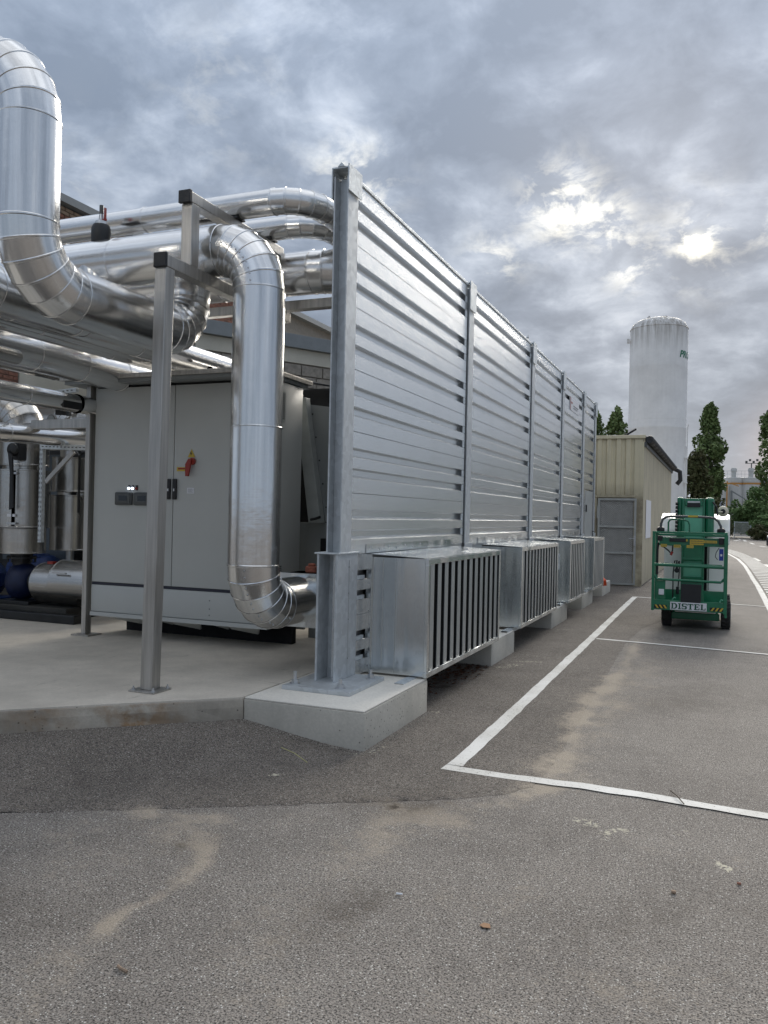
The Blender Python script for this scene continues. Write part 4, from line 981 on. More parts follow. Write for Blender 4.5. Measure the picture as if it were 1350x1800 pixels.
for k in range(9):
    MB().box(-11.8+k*.53,-11.5+k*.53,9.52,9.549,.5,2.3).build('backdrop_panel', simple('dark_panel', (.045,.048,.052), .5, .1) if k == 0 else bpy.data.materials['dark_panel'], t)
# elbowed pipe with gauge above
pipe('dull pipe elbow behind the pressure gauge, left of the cabinet', [(-7.55,7.9,2.35),(-7.30,7.9,2.62),(-6.2,7.9,2.62)], .125, (.2,), 1., 4, 'alud')
gt = thing('pressure_gauge', 'round pressure gauge on a thin black pipe left of the cabinet', 'gauge', (-7.3,7.5,2.6))
MB().lathe((-7.30,7.50,2.585), [(.065,0),(.065,-.035),(.058,-.04)], 24, 'Y').build('dial_case', 'darkgrey', gt, 40)
MB().lathe((-7.30,7.458,2.585), [(.052,0),(.052,-.003)], 24, 'Y').build('dial_face', 'cabd', gt)
MB().tube([(-7.45,7.49,2.55),(-7.45,7.49,2.46),(-7.15,7.49,2.43)], .014, 8).tube([(-7.30,7.49,2.52),(-7.30,7.49,2.45)], .012, 8).build('gauge_pipe', 'blackm', gt, 40)
MB().box(-7.48,-7.42,7.47,7.51,2.53,2.58).build('valve', 'black', gt)
MB().tube([(-7.45,7.49,2.56),(-7.52,7.49,2.50),(-7.53,7.49,2.42),(-7.46,7.49,2.38),(-7.42,7.49,2.44)], .007, 6).build('cable', 'black', gt, 40)
# perforated strut channels
def strut(label, p, q, w=.055, nsl=None, flip=False):
    t = thing('strut_channel', label, 'bracket', p, 'perforated strut channels'); p = Vector(p); q = Vector(q)
    MB().beam(p, q, w, w).build('channel', 'galvlight', t, bevel=.003)
    mb = MB(); L = (q-p).length; d = (q-p).normalized(); k = int(L/.055)
    for i in range(k):
        c = p+d*(i+.5)*.055
        if abs(d.z) > .5:
            for dx in (-.014, .014): mb.box(c.x+dx-.004, c.x+dx+.004, p.y-w/2-.001, p.y-w/2+.0005, c.z-.013, c.z+.013)
        else: mb.box(c.x-.013, c.x+.013, p.y-w/2-.001, p.y-w/2+.0005, c.z-.005, c.z+.005)
    s = mb.build('slots', 'void', t); s['kind'] = 'stuff'; return t
strut('vertical slotted galvanised strut standing on the cabinet canopy', (-5.98,6.72,2.88), (-5.98,6.72,3.32), .085)
o = MB().box(-5.925,-5.82,6.70,6.79,2.879,3.36).build('square_tube', 'stain', None, bevel=.004); tag(o, 'short square stainless tube right beside the slotted strut on the canopy', 'tube')
strut('horizontal slotted strut under the banded pipe, left of the canopy', (-7.05,6.75,2.74), (-6.25,6.75,2.79), .045)
strut('dark vertical slotted strut right of the pump riser', (-7.30,7.35,1.15), (-7.30,7.35,2.30), .05)
strut('dark horizontal slotted strut running from the riser to the cabinet', (-7.30,7.35,2.26), (-6.35,7.35,2.23), .06)
o = MB().beam((-7.25,7.36,1.85),(-6.85,7.36,2.2), .03, .05).build('diagonal_brace', 'stain', None); tag(o, 'diagonal metal brace under the horizontal slotted strut', 'brace')
o = MB().box(-6.95,-6.02,6.82,6.92,2.40,2.50).build('support_beam', 'stain', None, bevel=.004); tag(o, 'short dull square beam under the low left pipe, left of the cabinet', 'beam')
t = thing('pipe_saddle', 'black half-round rubber saddle clamped round the low left pipe', 'saddle', (-6.0,6.3,2.5))
MB().box(-5.93,-5.905,6.2,6.45,2.53,2.60).build('saddle_pad', 'black', t, bevel=.004)
MB().lathe((-6.0,6.45,2.6), [(.092,0),(.097,.0),(.097,.03),(.092,.03)], 32, 'Y').build('saddle_ring', 'alud', t, 40)
t = thing('red_lever_valve', 'small black valve with a red lever under the swan-necked pipe', 'valve', (-5.3,6.2,3.2))
MB().box(-5.42,-5.38,6.2,6.24,3.19,3.27).build('valve_body', 'black', t); MB().box(-5.38,-5.27,6.2,6.22,3.225,3.24).build('lever', 'red', t)
t = thing('camera_unit', 'small black round sensor on a stalk above the pressure gauge', 'sensor', (-6.9,7.3,2.7))
MB().cyl((-7.03,7.25,2.66),(-6.93,7.35,2.66),.05,20).build('sensor_body', 'black', t, 40); MB().box(-6.90,-6.86,7.28,7.32,2.6,2.75).build('stalk', 'blackm', t)
t = thing('flat_tray', 'flat grey tray hung below the low left pipe in front of the beige wall', 'tray', (-8.0,8.4,2.95))
MB().prism([(-8.45,7.9,2.93),(-8.35,7.9,2.87),(-7.3,8.9,2.87),(-7.3,8.9,2.93)], (.05,.05,0)).build('tray_body', 'cabd', t)

# ------------------------------------------------------------------ buildings behind
bb = thing('brick_building', 'dark red brick building with beige panels behind the pipes on the left', 'building', (-12,15,0))
MB().box(-20,-12.03,5,11.0,0,7.45).build('wall', 'mortar', bb)
wl = MB().box(-20,-12.03,11.0,30,0,7.45).build('wall', 'mortar', bb)
mb = MB(); bw, bh = .235, .075; made = 0
BK = []
mats = [M['brickm'], M['brickm2'], M['brickm']]
bmeshes = []
for mm in mats:
    b = MB().bbox(-.03,.012,0,.22,0,.063,.004); ob = b.build('brick', mm); bmeshes.append(ob.data); bpy.data.objects.remove(ob)
for row in range(13):
    z = 7.36-row*bh
    off = 0 if row%2 else bw/2; pr = .0 if row > 4 else (.03 if row in (0,1) else .015)
    for k in range(12):
        y = 11.9+k*bw+off
        ob = bpy.data.objects.new('brick', bmeshes[(0 if row in (2,3,4) else 1) if rs.rand() < .8 else 2]); COL.objects.link(ob)
        ob.parent = bb; ob.location = (pr-.012, y-15, z); made += 1
# the rest of the brickwork, joined courses
rest = MB()
def brickfield(mb, y0, y1, z0, z1, X=-12.02):
    row = 0; z = z0
    while z < z1:
        y = y0-(.12 if row%2 else 0)
        while y < y1: mb.box(X-.01, X+.012, max(y,y0), min(y+.22,y1), z, z+.063); y += bw
        z += bh; row += 1
brickfield(rest, 14.8, 18.6, 3.2, 7.4); brickfield(rest, 11.0, 11.45, 2.6, 4.2); brickfield(rest, 13.3,13.9,2.6,4.2); brickfield(rest, 9.5, 11.85, 6.0, 7.4)
q = rest.build('brickwork', 'brickm', bb); q['kind'] = 'stuff'
MB().box(-12.018,-11.99,11.47,13.28,2.4,4.3).build('rendered_panel', 'render', bb)
MB().box(-12.018,-11.99,7.0,10.95,2.4,4.3).build('rendered_panel', 'render', bb)
MB().box(-20.2,-11.82,4.8,30.2,7.45,7.52).build('roof_edge', 'fascia', bb)
MB().box(-20.2,-11.90,4.8,30.2,7.52,7.64).build('roof', 'fascia', bb)
# block-walled annex seen between the riser and the first post
AX, AY, DX, DY = -8.08, 12.0, .5145, .8575
def ax(s, d, z): return (AX+DX*s+DY*d, AY+DY*s-DX*d, z)
an = thing('block_annex', 'low stone-block annex with a grey fascia behind the first post', 'building', (-7.5,13,0))
def wall_box(mb, s0, s1, d0, d1, z0, z1): 
    return mb.add([ax(s0,d0,z0),ax(s1,d0,z0),ax(s1,d1,z0),ax(s0,d1,z0),ax(s0,d0,z1),ax(s1,d0,z1),ax(s1,d1,z1),ax(s0,d1,z1)], [(0,3,2,1),(4,5,6,7),(0,1,5,4),(1,2,6,5),(2,3,7,6),(3,0,4,7)])
wall_box(MB(), -.4, 9, -4, 0, 0, 4.6).build('wall', 'mortar', an)
wall_box(MB(), -.45, 9.1, -4.1, .14, 4.56, 4.80).build('fascia', 'fascia', an, bevel=.004)
wall_box(MB(), -.4, 9, -.01, .05, 4.30, 4.555).build('concrete_band', 'render', an)
for row in range(7):
    s = -.3+(.22 if row%2 else 0)
    while s < 4.4:
        L = .40+rs.uniform(-.06,.05); wall_box(MB(), s, s+L, 0.001, .03+rs.uniform(0,.014), 4.085-row*.21, 4.275-row*.21).build('stone_block', 'block', an, bevel=.006); s += L+.02
MB().box(-8.80,-8.47,11.55,11.85,0,5.62).build('corner_column', 'columng', an, bevel=.01)

# cream shed
SX0, SX1, SY0, SY1, SH = -2.95, -1.715, 20.3, 31.6, 3.52
sh = thing('metal_shed', 'cream corrugated metal shed with a mesh door and a black gutter', 'shed', (-2.3,20.3,0))
MB().box(SX0-3, SX1-.02, SY0+.05, SY1, 0, SH-.05).build('core', 'shedside', sh)
# trapezoidal sheet of the gable, panel by panel
xk = SX0-1.2; ribs = []
while xk < -1.95:
    rb = MB(); a = xk
    rb.prism([(a,SY0+.03,2.16),(a+.03,SY0-.015,2.16),(a+.125,SY0-.015,2.16),(a+.155,SY0+.03,2.16),(a+.155,SY0+.045,2.16),(a,SY0+.045,2.16)], (0,0,1.36)); rb.build('rib', 'shed', sh); xk += .222
MB().box(SX0-1.2, -1.93, SY0+.028, SY0+.046, 2.15, 3.5).build('gable_sheet', 'shed', sh)
MB().box(-1.93, SX1, SY0-.01, SY0+.05, 0, 3.5).build('corner_panel', 'shed', sh, bevel=.004)
MB().box(SX0-1.2, -2.78, SY0-.005, SY0+.05, 0, 2.15).build('lower_panel', 'shed', sh, bevel=.004)
MB().box(-3.0, -1.90, SY0-.03, SY0+.045, 2.10, 2.155).build('door_drip', 'shed', sh, bevel=.004)
MB().box(SX0-1.3, SX1+.03, SY0-.05, SY0+.06, 3.50, 3.58).build('roof_trim', 'shed', sh, bevel=.006)
MB().prism([(SX0-3.1, SY0-.03, 3.50),(SX1+.05, SY0-.03, 3.50),(SX1+.05, SY0-.03, 3.545),(SX0-3.1, SY0-.03, 3.62)], (0, SY1-SY0+.1, 0)).build('roof', 'darkgrey', sh)
# side sheets with faint vertical joints
y = SY0; 
while y < SY1-.1:
    q = MB().box(SX1-.018, SX1+.004, y+.003, min(y+.94, SY1), .04, 3.42)
    for r4 in range(4):
        yy = y+.06+r4*.235
        if yy+.1 < SY1: q.prism([(SX1+.0042,yy,.06),(SX1+.022,yy+.02,.06),(SX1+.022,yy+.07,.06),(SX1+.0042,yy+.09,.06)], (0,0,3.34))
    q.build('side_sheet', 'shedside', sh); y += .95
MB().box(SX1-.02, SX1+.018, SY0-.01, SY1, 3.42, 3.50).build('eaves_trim', 'shed', sh)
gut = [(SX1+.12, SY0-.02+i*.25, 3.47+.012*math.sin(i*1.7)) for i in range(46)]
MB().tube(gut, .085, 14).build('gutter', 'bitumen', sh, 60)
gr = MB(); 
for i in range(0, 92): gr.lathe((SX1+.12, SY0+i*.122, 3.47), [(.086,0),(.097,.02),(.086,.04)], 14, 'Y')
gr.build('gutter_corrugation', 'bitumen', sh, 60)
MB().tube([(SX1+.12,SY1-.2,3.45),(SX1+.30,SY1-.1,3.35),(SX1+.32,SY1-.1,3.05),(SX1+.2,SY1-.1,2.9)], .08, 12).build('downpipe', 'bitumen', sh, 60)
MB().box(SX1-.01,SX1+.06,SY0,SY1,3.30,3.42).build('gutter_board', 'darkgrey', sh)
MB().tube([(-2.3,20.8,3.6),(-2.15,20.8,3.66),(-1.95,20.8,3.78)], .025, 8).tube([(-2.25,20.9,3.6),(-2.1,20.9,3.7)], .02, 8).build('roof_hook', 'black', sh)
MB().box(SX1+.024, SX1+.030, 20.82, 22.3, 1.13, 2.07).build('paper_notice', 'paper', sh)
# mesh door
DX0, DX1 = -2.75, -1.86
dr = MB(); 
for a in ((DX0,DX0+.05,.03,2.08),(DX1-.05,DX1,.03,2.08)): dr.box(a[0],a[1],SY0-.03,SY0+.01,a[2],a[3])
for z in (.03, .76, 1.38, 2.03): dr.box(DX0+.05, DX1-.05, SY0-.03, SY0+.01, z, z+.05)
drr = dr.build('door', 'door', sh)
MB().box(DX0+.02, DX1-.02, SY0+.025, SY0+.035, .03, 2.08).build('door_backing', simple('shed_inside', (.36,.355,.34), .9), drr)
ms = MB(); z = .09
st = 0
while z < 2.02:
    for k in range(14):
        x = DX0+.06+k*.0565+(.028 if st%2 else 0)
        if x+.05 < DX1-.05: ms.prism([(x,SY0-.006,z),(x+.028,SY0-.010,z+.010),(x+.054,SY0-.006,z),(x+.028,SY0-.004,z+.017)], (0,.006,0))
    z += .024; st += 1
ms_ = ms.build('expanded_mesh', 'mesh', drr); ms_['kind'] = 'stuff'
MB().box(DX1-.05,DX1-.01,SY0-.05,SY0-.03,.96,1.2).build('lock_plate', 'steel', drr); MB().tube([(DX1-.03,SY0-.05,1.13),(DX1-.03,SY0-.08,1.13),(DX1-.16,SY0-.08,1.13)], .010, 8).build('handle', 'steel', drr)
MB().box(DX0-.02,DX0,SY0-.035,SY0-.01,1.6,1.9).build('hinge', 'door', drr)

# traffic cone
cn = thing('traffic_cone', 'orange traffic cone lying tipped on the farthest plinth', 'cone', (-2.35,17.6,.25))
MB().cyl((-2.22,17.3,.285),(-2.30,17.45,.46),.075,20,.018).build('cone_body', 'cone', cn, 40)
MB().cyl((-2.21,17.27,.262),(-2.22,17.3,.285),.10,4).build('cone_base', 'cone', cn)

# tank
TX, TY = -3.01, 42.5
tk = thing('storage_tank', 'tall white cylindrical gas tank behind the shed, streaked dirty round its dome', 'tank', (TX,TY,0))
prof = [(1.36,0.0),(1.36,3.8),(1.365,3.82),(1.36,3.84),(1.36,6.05),(1.365,6.07),(1.36,6.09),(1.36,9.0),(1.362,9.02),(1.36,9.04),(1.36,10.85),(1.33,11.02),(1.23,11.2),(1.0,11.36),(.6,11.47),(.2,11.52),(.05,11.525)]
MB().lathe((TX,TY,.0), prof, 96).build('shell', 'tank', tk, 60)
wd_ = MB()
for z in (3.85, 6.45, 10.92): wd_.lathe((TX,TY,z), [(1.362,0),(1.375 if z > 10 else 1.366,.015),(1.362,.03)], 96)
wd_.build('weld_seam', 'darkgrey' if False else 'tank', tk, 60)
MB().cyl((TX-.45,TY-.2,11.42),(TX-.45,TY-.2,11.62),.05,12).box(TX+.1,TX+.4,TY-.4,TY-.2,11.46,11.53).cyl((TX-.7,TY,11.35),(TX-.5,TY-.1,11.6),.03,8).build('roof_fitting', 'tank', tk, 40)
MB().box(TX-1.46,TX-1.35,TY-.5,TY-.3,10.3,10.5).build('side_lug', 'tank', tk)
ld = MB()
ld.tube([(TX+1.38,TY-.45,1.0),(TX+1.38,TY-.45,5.2)], .03, 8).tube([(TX+1.40,TY-.2,.8),(TX+1.42,TY-.2,6.1),(TX+1.46,TY-.2,6.25)], .025, 8)
for z in (2.2,3.4,4.6): ld.box(TX+1.34,TX+1.46,TY-.5,TY-.15,z,z+.05)
ld.build('side_pipes', 'tank', tk)
MB().tube([(TX+.2,TY-1.4,2.3),(TX+.2,TY-1.6,2.3),(TX+.45,TY-1.6,2.35)], .03, 8).build('outlet', 'galvlight', tk)
def text_mesh(body, size, m, name, bold=0., shear=0.):
    c = bpy.data.curves.new(name, 'FONT'); c.body = body; c.size = size; c.offset = bold; c.shear = shear; c.resolution_u = 3
    ob = bpy.data.objects.new(name, c); COL.objects.link(ob); dg = bpy.context.evaluated_depsgraph_get(); dg.update()
    me = bpy.data.meshes.new_from_object(ob.evaluated_get(dg)); bpy.data.objects.remove(ob)
    bm = bmesh.new(); bm.from_mesh(me); bmesh.ops.remove_doubles(bm, verts=bm.verts, dist=1e-6); bmesh.ops.recalc_face_normals(bm, faces=bm.faces); 
    return bm
def put_text(bm, fn, m, name, parent, sub=0):
    bmesh.ops.triangulate(bm, faces=bm.faces[:])
    if sub: bmesh.ops.subdivide_edges(bm, edges=bm.edges[:], cuts=sub, use_grid_fill=True)
    o_ = Vector(parent.location) if parent.get('_root') else Vector(parent['_o'])
    for v in bm.verts: v.co = Vector(fn(v.co.x, v.co.y))-o_
    me = bpy.data.meshes.new(name); bm.to_mesh(me); bm.free(); me.materials.clear(); me.materials.append(M[m])
    ob = bpy.data.objects.new(name, me); COL.objects.link(ob); ob.parent = parent; ob['_o'] = tuple(o_); return ob
bm = text_mesh('PROD', .46, 'greentext', 'lettering', .015, .25)
def wrap(x, y):
    a = R(-42)+x/1.37; return (TX+1.372*math.cos(a), TY+1.372*math.sin(a), 9.42+y)
put_text(bm, wrap, 'green', 'lettering', tk, 2)

# ------------------------------------------------------------------ green lift platform
lf = thing('access_platform', 'green and white electric lift with an empty basket, parked by the shed', 'lift', (-.4,13.2,0))
BX0, BX1, BY0, BY1 = -.882, .072, 12.2, 12.82
def lt(name, mb, m, par=None, **k): return mb.build(name, m, par or lf, **k)
# wheels
for wx0, wx1, wy in ((-.80,-.66,13.08),(.02,.15,13.08),(-.80,-.66,14.2),(.02,.15,14.2)):
    r = .20; ty = MB().lathe((wx0,wy,r+.004), [(.12,0),(r-.02,0),(r,.02),(r,wx1-wx0-.02),(r-.02,wx1-wx0),(.12,wx1-wx0)], 32, 'X')
    q = lt('wheel', ty, 'rubber', smooth=30)
    lg = MB()
    for k in range(20):
        a = k*math.pi*2/20; c, s = math.cos(a), math.sin(a); rr = r+.004
        lg.beam((wx0+.01,wy+rr*c,r+.004+rr*s),(wx0+(wx1-wx0)*.5,wy+rr*math.cos(a+.12),r+.004+rr*math.sin(a+.12)), .02, .02)
        lg.beam((wx0+(wx1-wx0)*.5,wy+rr*math.cos(a+.12),r+.004+rr*math.sin(a+.12)),(wx1-.01,wy+rr*c,r+.004+rr*s), .02, .02)
    lg.build('tread', 'rubber', q)
    MB().lathe((wx0-.005,wy,r+.004), [(.05,0),(.11,.01),(.11,wx1-wx0),(.05,wx1-wx0+.01)], 20, 'X').build('rim', 'white', q, 40)
lt('chassis', MB().box(-.64,-.02,12.95,14.5,.14,.36), 'green', bevel=.02)
lt('axle_beam', MB().box(-.66,-.0,12.93,13.0,.12,.22), 'green', bevel=.01)
lt('drive_cover', MB().box(-.62,-.04,12.86,12.98,.225,.345), 'white', bevel=.03)
lt('deck_plate', MB().box(-.80,.09,13.0,14.7,.38,.46), 'white', bevel=.02)
for x0, x1 in ((-.80,-.50),(-.19,.10)):
    lt('side_cover', MB().box(x0,x1,13.25,14.4,.52,1.20), 'white', bevel=.03)
lt('hood', MB().prism([(-.86,13.2,1.22),(-.86,13.2,1.42),(-.86,13.34,1.60),(-.86,13.6,1.68),(-.86,14.4,1.68),(-.86,14.4,1.22)], (.34,0,0)), 'white', bevel=.02)
lt('hood', MB().prism([(-.20,13.2,1.22),(-.20,13.2,1.42),(-.20,13.34,1.60),(-.20,13.6,1.68),(-.20,14.4,1.68),(-.20,14.4,1.22)], (.32,0,0)), 'white', bevel=.02)
lt('cover_gap', MB().box(-.495,-.20,13.5,14.3,.46,1.6), 'black')
lt('cover_seam', MB().box(-.165,-.158,13.245,13.25,.54,1.6), 'black')
lt('counterweight', MB().box(-.72,-.02,14.4,14.9,.4,1.3), 'white', bevel=.05)
# mast
ms1 = lt('mast', MB().box(-.52,-.24,12.98,13.16,.45,1.86), 'lgreen', bevel=.006)
MB().box(-.54,-.505,12.955,13.2,.45,1.90).build('mast_rail', 'green', ms1, bevel=.004); MB().box(-.255,-.225,12.955,13.2,.45,1.90).build('mast_rail', 'green', ms1, bevel=.004)
MB().box(-.50,-.26,12.94,12.985,1.79,1.90).build('mast_head', 'green', ms1, bevel=.01)
MB().box(-.47,-.29,12.93,12.94,1.77,1.83).build('mast_slot', 'black', ms1); MB().box(-.465,-.295,12.928,12.938,1.835,1.86).build('mast_bar', 'steel', ms1)
MB().box(-.505,-.255,12.94,12.978,.98,1.30).build('mast_carriage', 'green', ms1, bevel=.01)
for z in (.99, .72): MB().box(-.52,-.245,12.93,12.975,z,z+.03).build('mast_crosspiece', 'green', ms1, bevel=.004)
lt('mast_housing', MB().box(-.615,-.53,13.0,13.35,1.28,1.92), 'green', bevel=.03)
lt('mast_housing', MB().box(-.225,-.10,13.0,13.35,1.35,1.92), 'green', bevel=.04)
ch = MB()
for k in range(9): ch.cyl((-.635,12.99+.0,1.38+k*.055),(-.60,12.99,1.38+k*.055), .024, 8)
lt('cable_chain', ch, 'black')
lt('beacon', MB().lathe((.02,13.2,1.72), [(.05,0),(.075,.02),(.078,.05),(.05,.07)], 20, 'Y').lathe((-.02,13.1,1.70),[(.03,0),(.04,.01),(.03,.02)],12), simple('cream_plastic',(.6,.57,.45)), smooth=40)
lt('beacon_hole', MB().lathe((.02,13.18,1.72), [(.03,0),(.035,.01),(.03,.02)], 16, 'Y'), 'black')
lt('mast_hose', MB().tube([(-.12,12.98,1.85),(-.07,12.95,1.78),(-.05,12.95,1.65)], .012, 8), 'black')
# basket
T = .017
def rail(p, q, r=T, nm='rail', m='green'): return lt(nm, MB().cyl(p, q, r, 14), m, smooth=40)
def bar(x0, x1, y0, y1, z0, z1, nm='rail', m='green'): return lt(nm, MB().box(x0,x1,y0,y1,z0,z1), m, bevel=.004)
bar(BX0-.012, BX1+.012, BY0-.02, BY0+.02, 1.385, 1.415, 'top_rail')
bar(BX0-.012, BX1+.012, BY1-.02, BY1+.02, 1.345, 1.375, 'top_rail')
bar(BX0-.012, BX0+.025, BY0, BY1, 1.385, 1.41, 'top_rail'); bar(BX1-.025, BX1+.012, BY0, BY1, 1.385, 1.41, 'top_rail')
for x in (BX0+.008, BX1-.008):
    for y in (BY0, BY1): bar(x-.02, x+.02, y-.018, y+.018, .30, 1.40, 'corner_post')
bar(BX1-.012, BX1+.02, BY0-.01, BY0+.06, .25, 1.38, 'corner_post')
rail((BX0+.02,BY0+.02,.945),(BX1-.02,BY0+.02,.935), .022, 'mid_rail'); rail((BX0+.06,BY1,.93),(BX1-.05,BY1,.93), .015, 'mid_rail')
rail((BX0+.05,BY0+.04,.74),(BX1-.06,BY0+.04,.73), .018, 'mid_rail'); rail((BX1-.06,BY0+.04,.73),(BX1-.02,BY0+.04,.78), .016, 'mid_rail'); rail((BX0+.05,BY0+.04,.74),(BX0+.02,BY0+.04,.79), .016, 'mid_rail')
lt('basket_floor', MB().box(BX0+.01,BX1-.01,BY0,BY1,.33,.36), 'green', bevel=.004)
tb = bar(BX0+.015, BX1-.018, BY0-.012, BY0+.006, .315, .455, 'toe_board')
bar(BX0+.015, BX1-.018, BY1-.01, BY1+.006, .36, .56, 'toe_board')
lt('side_kick', MB().prism([(BX0+.05,BY0+.05,.36),(BX0+.17,BY0+.05,.36),(BX0+.17,BY0+.05,.72),(BX0+.05,BY0+.05,.72)], (0,.012,0)), 'green')
lt('control_shelf', MB().box(BX0+.075,BX1-.02,BY0+.05,BY0+.12,1.215,1.335), 'green', bevel=.008)
lt('control_panel', MB().box(-.67,-.45,BY0+.03,BY0+.06,1.27,1.32), 'black', bevel=.006)
for x0, x1, z0, z1 in ((-.785,-.70,1.195,1.235),(-.61,-.52,1.19,1.23),(-.44,-.35,1.19,1.23),(-.40,-.22,1.235,1.31),(-.22,-.05,1.265,1.30),(-.45,-.43,1.28,1.31)):
    s = lt('warning_sticker', MB().box(x0,x1,BY0+.026,BY0+.030,z0,z1), 'yellow')
    if x1-x0 > .05:
        g_ = MB()
        for k in range(2):
            xx = x0+.012
            while xx < x1-.012: g_.box(xx, xx+.012, BY0+.0245, BY0+.0258, z0+(z1-z0)*(.25+.38*k), z0+(z1-z0)*(.38+.38*k)); xx += .019
        g_.build('sticker_rules', 'darkgrey', s)
lt('shelf_end', MB().box(BX1-.10,BX1-.035,BY0+.02,BY0+.06,1.25,1.34), 'black', bevel=.006); lt('shelf_end', MB().box(BX0+.05,BX0+.12,BY0+.03,BY0+.07,1.28,1.35), 'black', bevel=.006)
# padded hoops
hp = [(-.79,BY0+.05,1.43),(-.785,BY0+.05,1.52),(-.765,BY0+.05,1.58),(-.72,BY0+.05,1.615),(-.66,BY0+.05,1.625),(-.4,BY0+.05,1.628),(-.15,BY0+.05,1.62),(-.09,BY0+.05,1.61),(-.04,BY0+.05,1.57),(-.005,BY0+.05,1.50),(.0,BY0+.05,1.43)]
lt('padded_hoop', MB().tube(hp, .017, 12), 'darkgrey', smooth=50)
lt('hoop_boot', MB().lathe((-.79,BY0+.05,1.41), [(.05,0),(.055,.02),(.05,.05),(.025,.07)], 16), 'black', smooth=40); lt('hoop_boot', MB().lathe((.0,BY0+.05,1.41), [(.05,0),(.055,.02),(.05,.05),(.025,.07)], 16), 'black', smooth=40)
lt('hoop_label', MB().box(-.43,-.30,BY0+.028,BY0+.034,1.618,1.645), 'yellow')
lt('gate_hoop', MB().tube([(-.69,BY0+.08,1.41),(-.69,BY0+.08,1.54),(-.67,BY0+.08,1.575),(-.64,BY0+.08,1.585),(-.48,BY0+.08,1.58),(-.43,BY0+.08,1.56),(-.41,BY0+.08,1.51),(-.41,BY0+.08,1.41)], .012, 10), 'green', smooth=50)
# front pad, sign, hazard stripes
lt('front_pad', MB().prism([(-.505,BY0-.02,.43),(-.245,BY0-.02,.43),(-.235,BY0-.02,.69),(-.50,BY0-.02,.69)], (0,.02,0)), 'black', bevel=.004)
lt('pad_bracket', MB().prism([(-.54,BY0+.05,.36),(-.20,BY0+.05,.36),(-.22,BY0+.05,.64),(-.24,BY0+.05,.72),(-.50,BY0+.05,.72)], (0,.02,0)), 'green', bevel=.003)
sg = lt('name_sign', MB().box(-.64,-.165,BY0-.024,BY0-.013,.325,.435), 'paper', bevel=.002)
# slab-serif capitals built from strokes
def letter(ch, x, z, w, h):
    mb = MB(); y0, y1 = BY0-.027, BY0-.0245; s = h*.24; t_ = h*.15; f = lambda a, b, c, d: mb.box(x+a*w, x+b*w, y0, y1, z+c*h, z+d*h)
    if ch == 'D':
        f(.0,.3,0,.1); f(0,.3,.9,1); f(.1,.34,.1,.9)
        P_ = [(.34,0),(.62,0),(.86,.12),(1,.35),(1,.65),(.86,.88),(.62,1),(.34,1),(.34,.88),(.55,.88),(.7,.72),(.74,.5),(.7,.28),(.55,.12),(.34,.12)]
        for a, b, c, d in [(0,1,14,14),(1,2,13,14),(2,3,12,13),(3,4,11,12),(4,5,10,11),(5,6,9,10),(6,7,8,9)]:
            q = [P_[a],P_[b],P_[c],P_[d]] if c != d else [P_[a],P_[b],P_[c]]
            mb.prism([(x+u*w,y0,z+v*h) for u, v in q], (0,.0025,0))
    elif ch == 'I': f(.05,.95,0,.12); f(.05,.95,.88,1); f(.28,.72,.12,.88)
    elif ch == 'S': f(.1,.9,.86,1); f(0,.32,.5,.88); f(.1,.9,.42,.58); f(.68,1,.12,.5); f(.1,.9,0,.14); f(0,.14,0,.32); f(.84,.98,.7,1)
    elif ch == 'T': f(0,1,.87,1); f(.36,.64,.1,.9); f(.22,.78,0,.1); f(0,.12,.68,.9); f(.88,1,.68,.9)
    elif ch == 'E': f(0,.95,0,.12); f(0,.95,.88,1); f(.12,.4,.1,.9); f(.4,.7,.45,.57); f(.83,.95,0,.32); f(.83,.95,.7,1); f(.62,.72,.36,.66)
    elif ch == 'L': f(0,.5,.9,1); f(.14,.42,.1,.9); f(0,.95,0,.12); f(.82,.95,0,.36)
    return mb
xx = -.628
for c_, w_ in (('D',.082),('I',.042),('S',.066),('T',.076),('E',.074),('L',.070)):
    letter(c_, xx, .34, w_, .08).build('letter', 'greentext', sg); xx += w_+.0085
for x0, sgn in ((-.855,-1),(-.125,1)):
    hz_ = lt('hazard_plate', MB().box(x0,x0+.17,BY0-.0165,BY0-.0125,.335,.385), 'black')
    for k in range(3):
        a = x0+.01+k*.055; d = .03*sgn
        MB().prism([(a+(0 if sgn>0 else .03),BY0-.017,.337),(a+(.025 if sgn>0 else .055),BY0-.017,.337),(a+(.055 if sgn>0 else .025),BY0-.017,.383),(a+(.03 if sgn>0 else .0),BY0-.017,.383)], (0,-.001,0)).build('stripe', 'yellow', hz_)
lt('socket_box', MB().box(-.80,-.73,BY0+.03,BY0+.06,.52,.60), 'paper', bevel=.005)
lt('blue_sticker', MB().box(-.02,.035,BY0+.02,BY0+.03,1.03,1.19), 'bluel', bevel=.002)
lt('sticker_square', MB().box(-.005,.02,BY0+.018,BY0+.0195,1.09,1.12), 'paper')
lt('cable', MB().tube([(-.78,BY0+.1,1.20),(-.74,BY0+.08,1.19),(-.68,BY0+.08,1.14),(-.645,BY0+.08,1.10),(-.63,BY0+.08,1.14),(-.625,BY0+.08,1.22)], .010, 8), 'black', smooth=50)
lt('red_plug', MB().cyl((-.65,BY0+.075,1.08),(-.63,BY0+.075,1.13), .017, 12), 'red', smooth=40)
lt('cable', MB().tube([(-.64,BY0+.6,.42),(-.64,BY0+.6,.80),(-.62,BY0+.6,.98),(-.59,BY0+.6,.99),(-.60,BY0+.6,.88),(-.59,BY0+.6,.85)], .009, 8), 'black', smooth=50)
lt('cable', MB().tube([(-.585,BY0+.6,.86),(-.57,BY0+.6,.97),(-.555,BY0+.6,.98),(-.555,BY0+.6,.85),(-.57,BY0+.6,.55)], .008, 8), 'black', smooth=50)
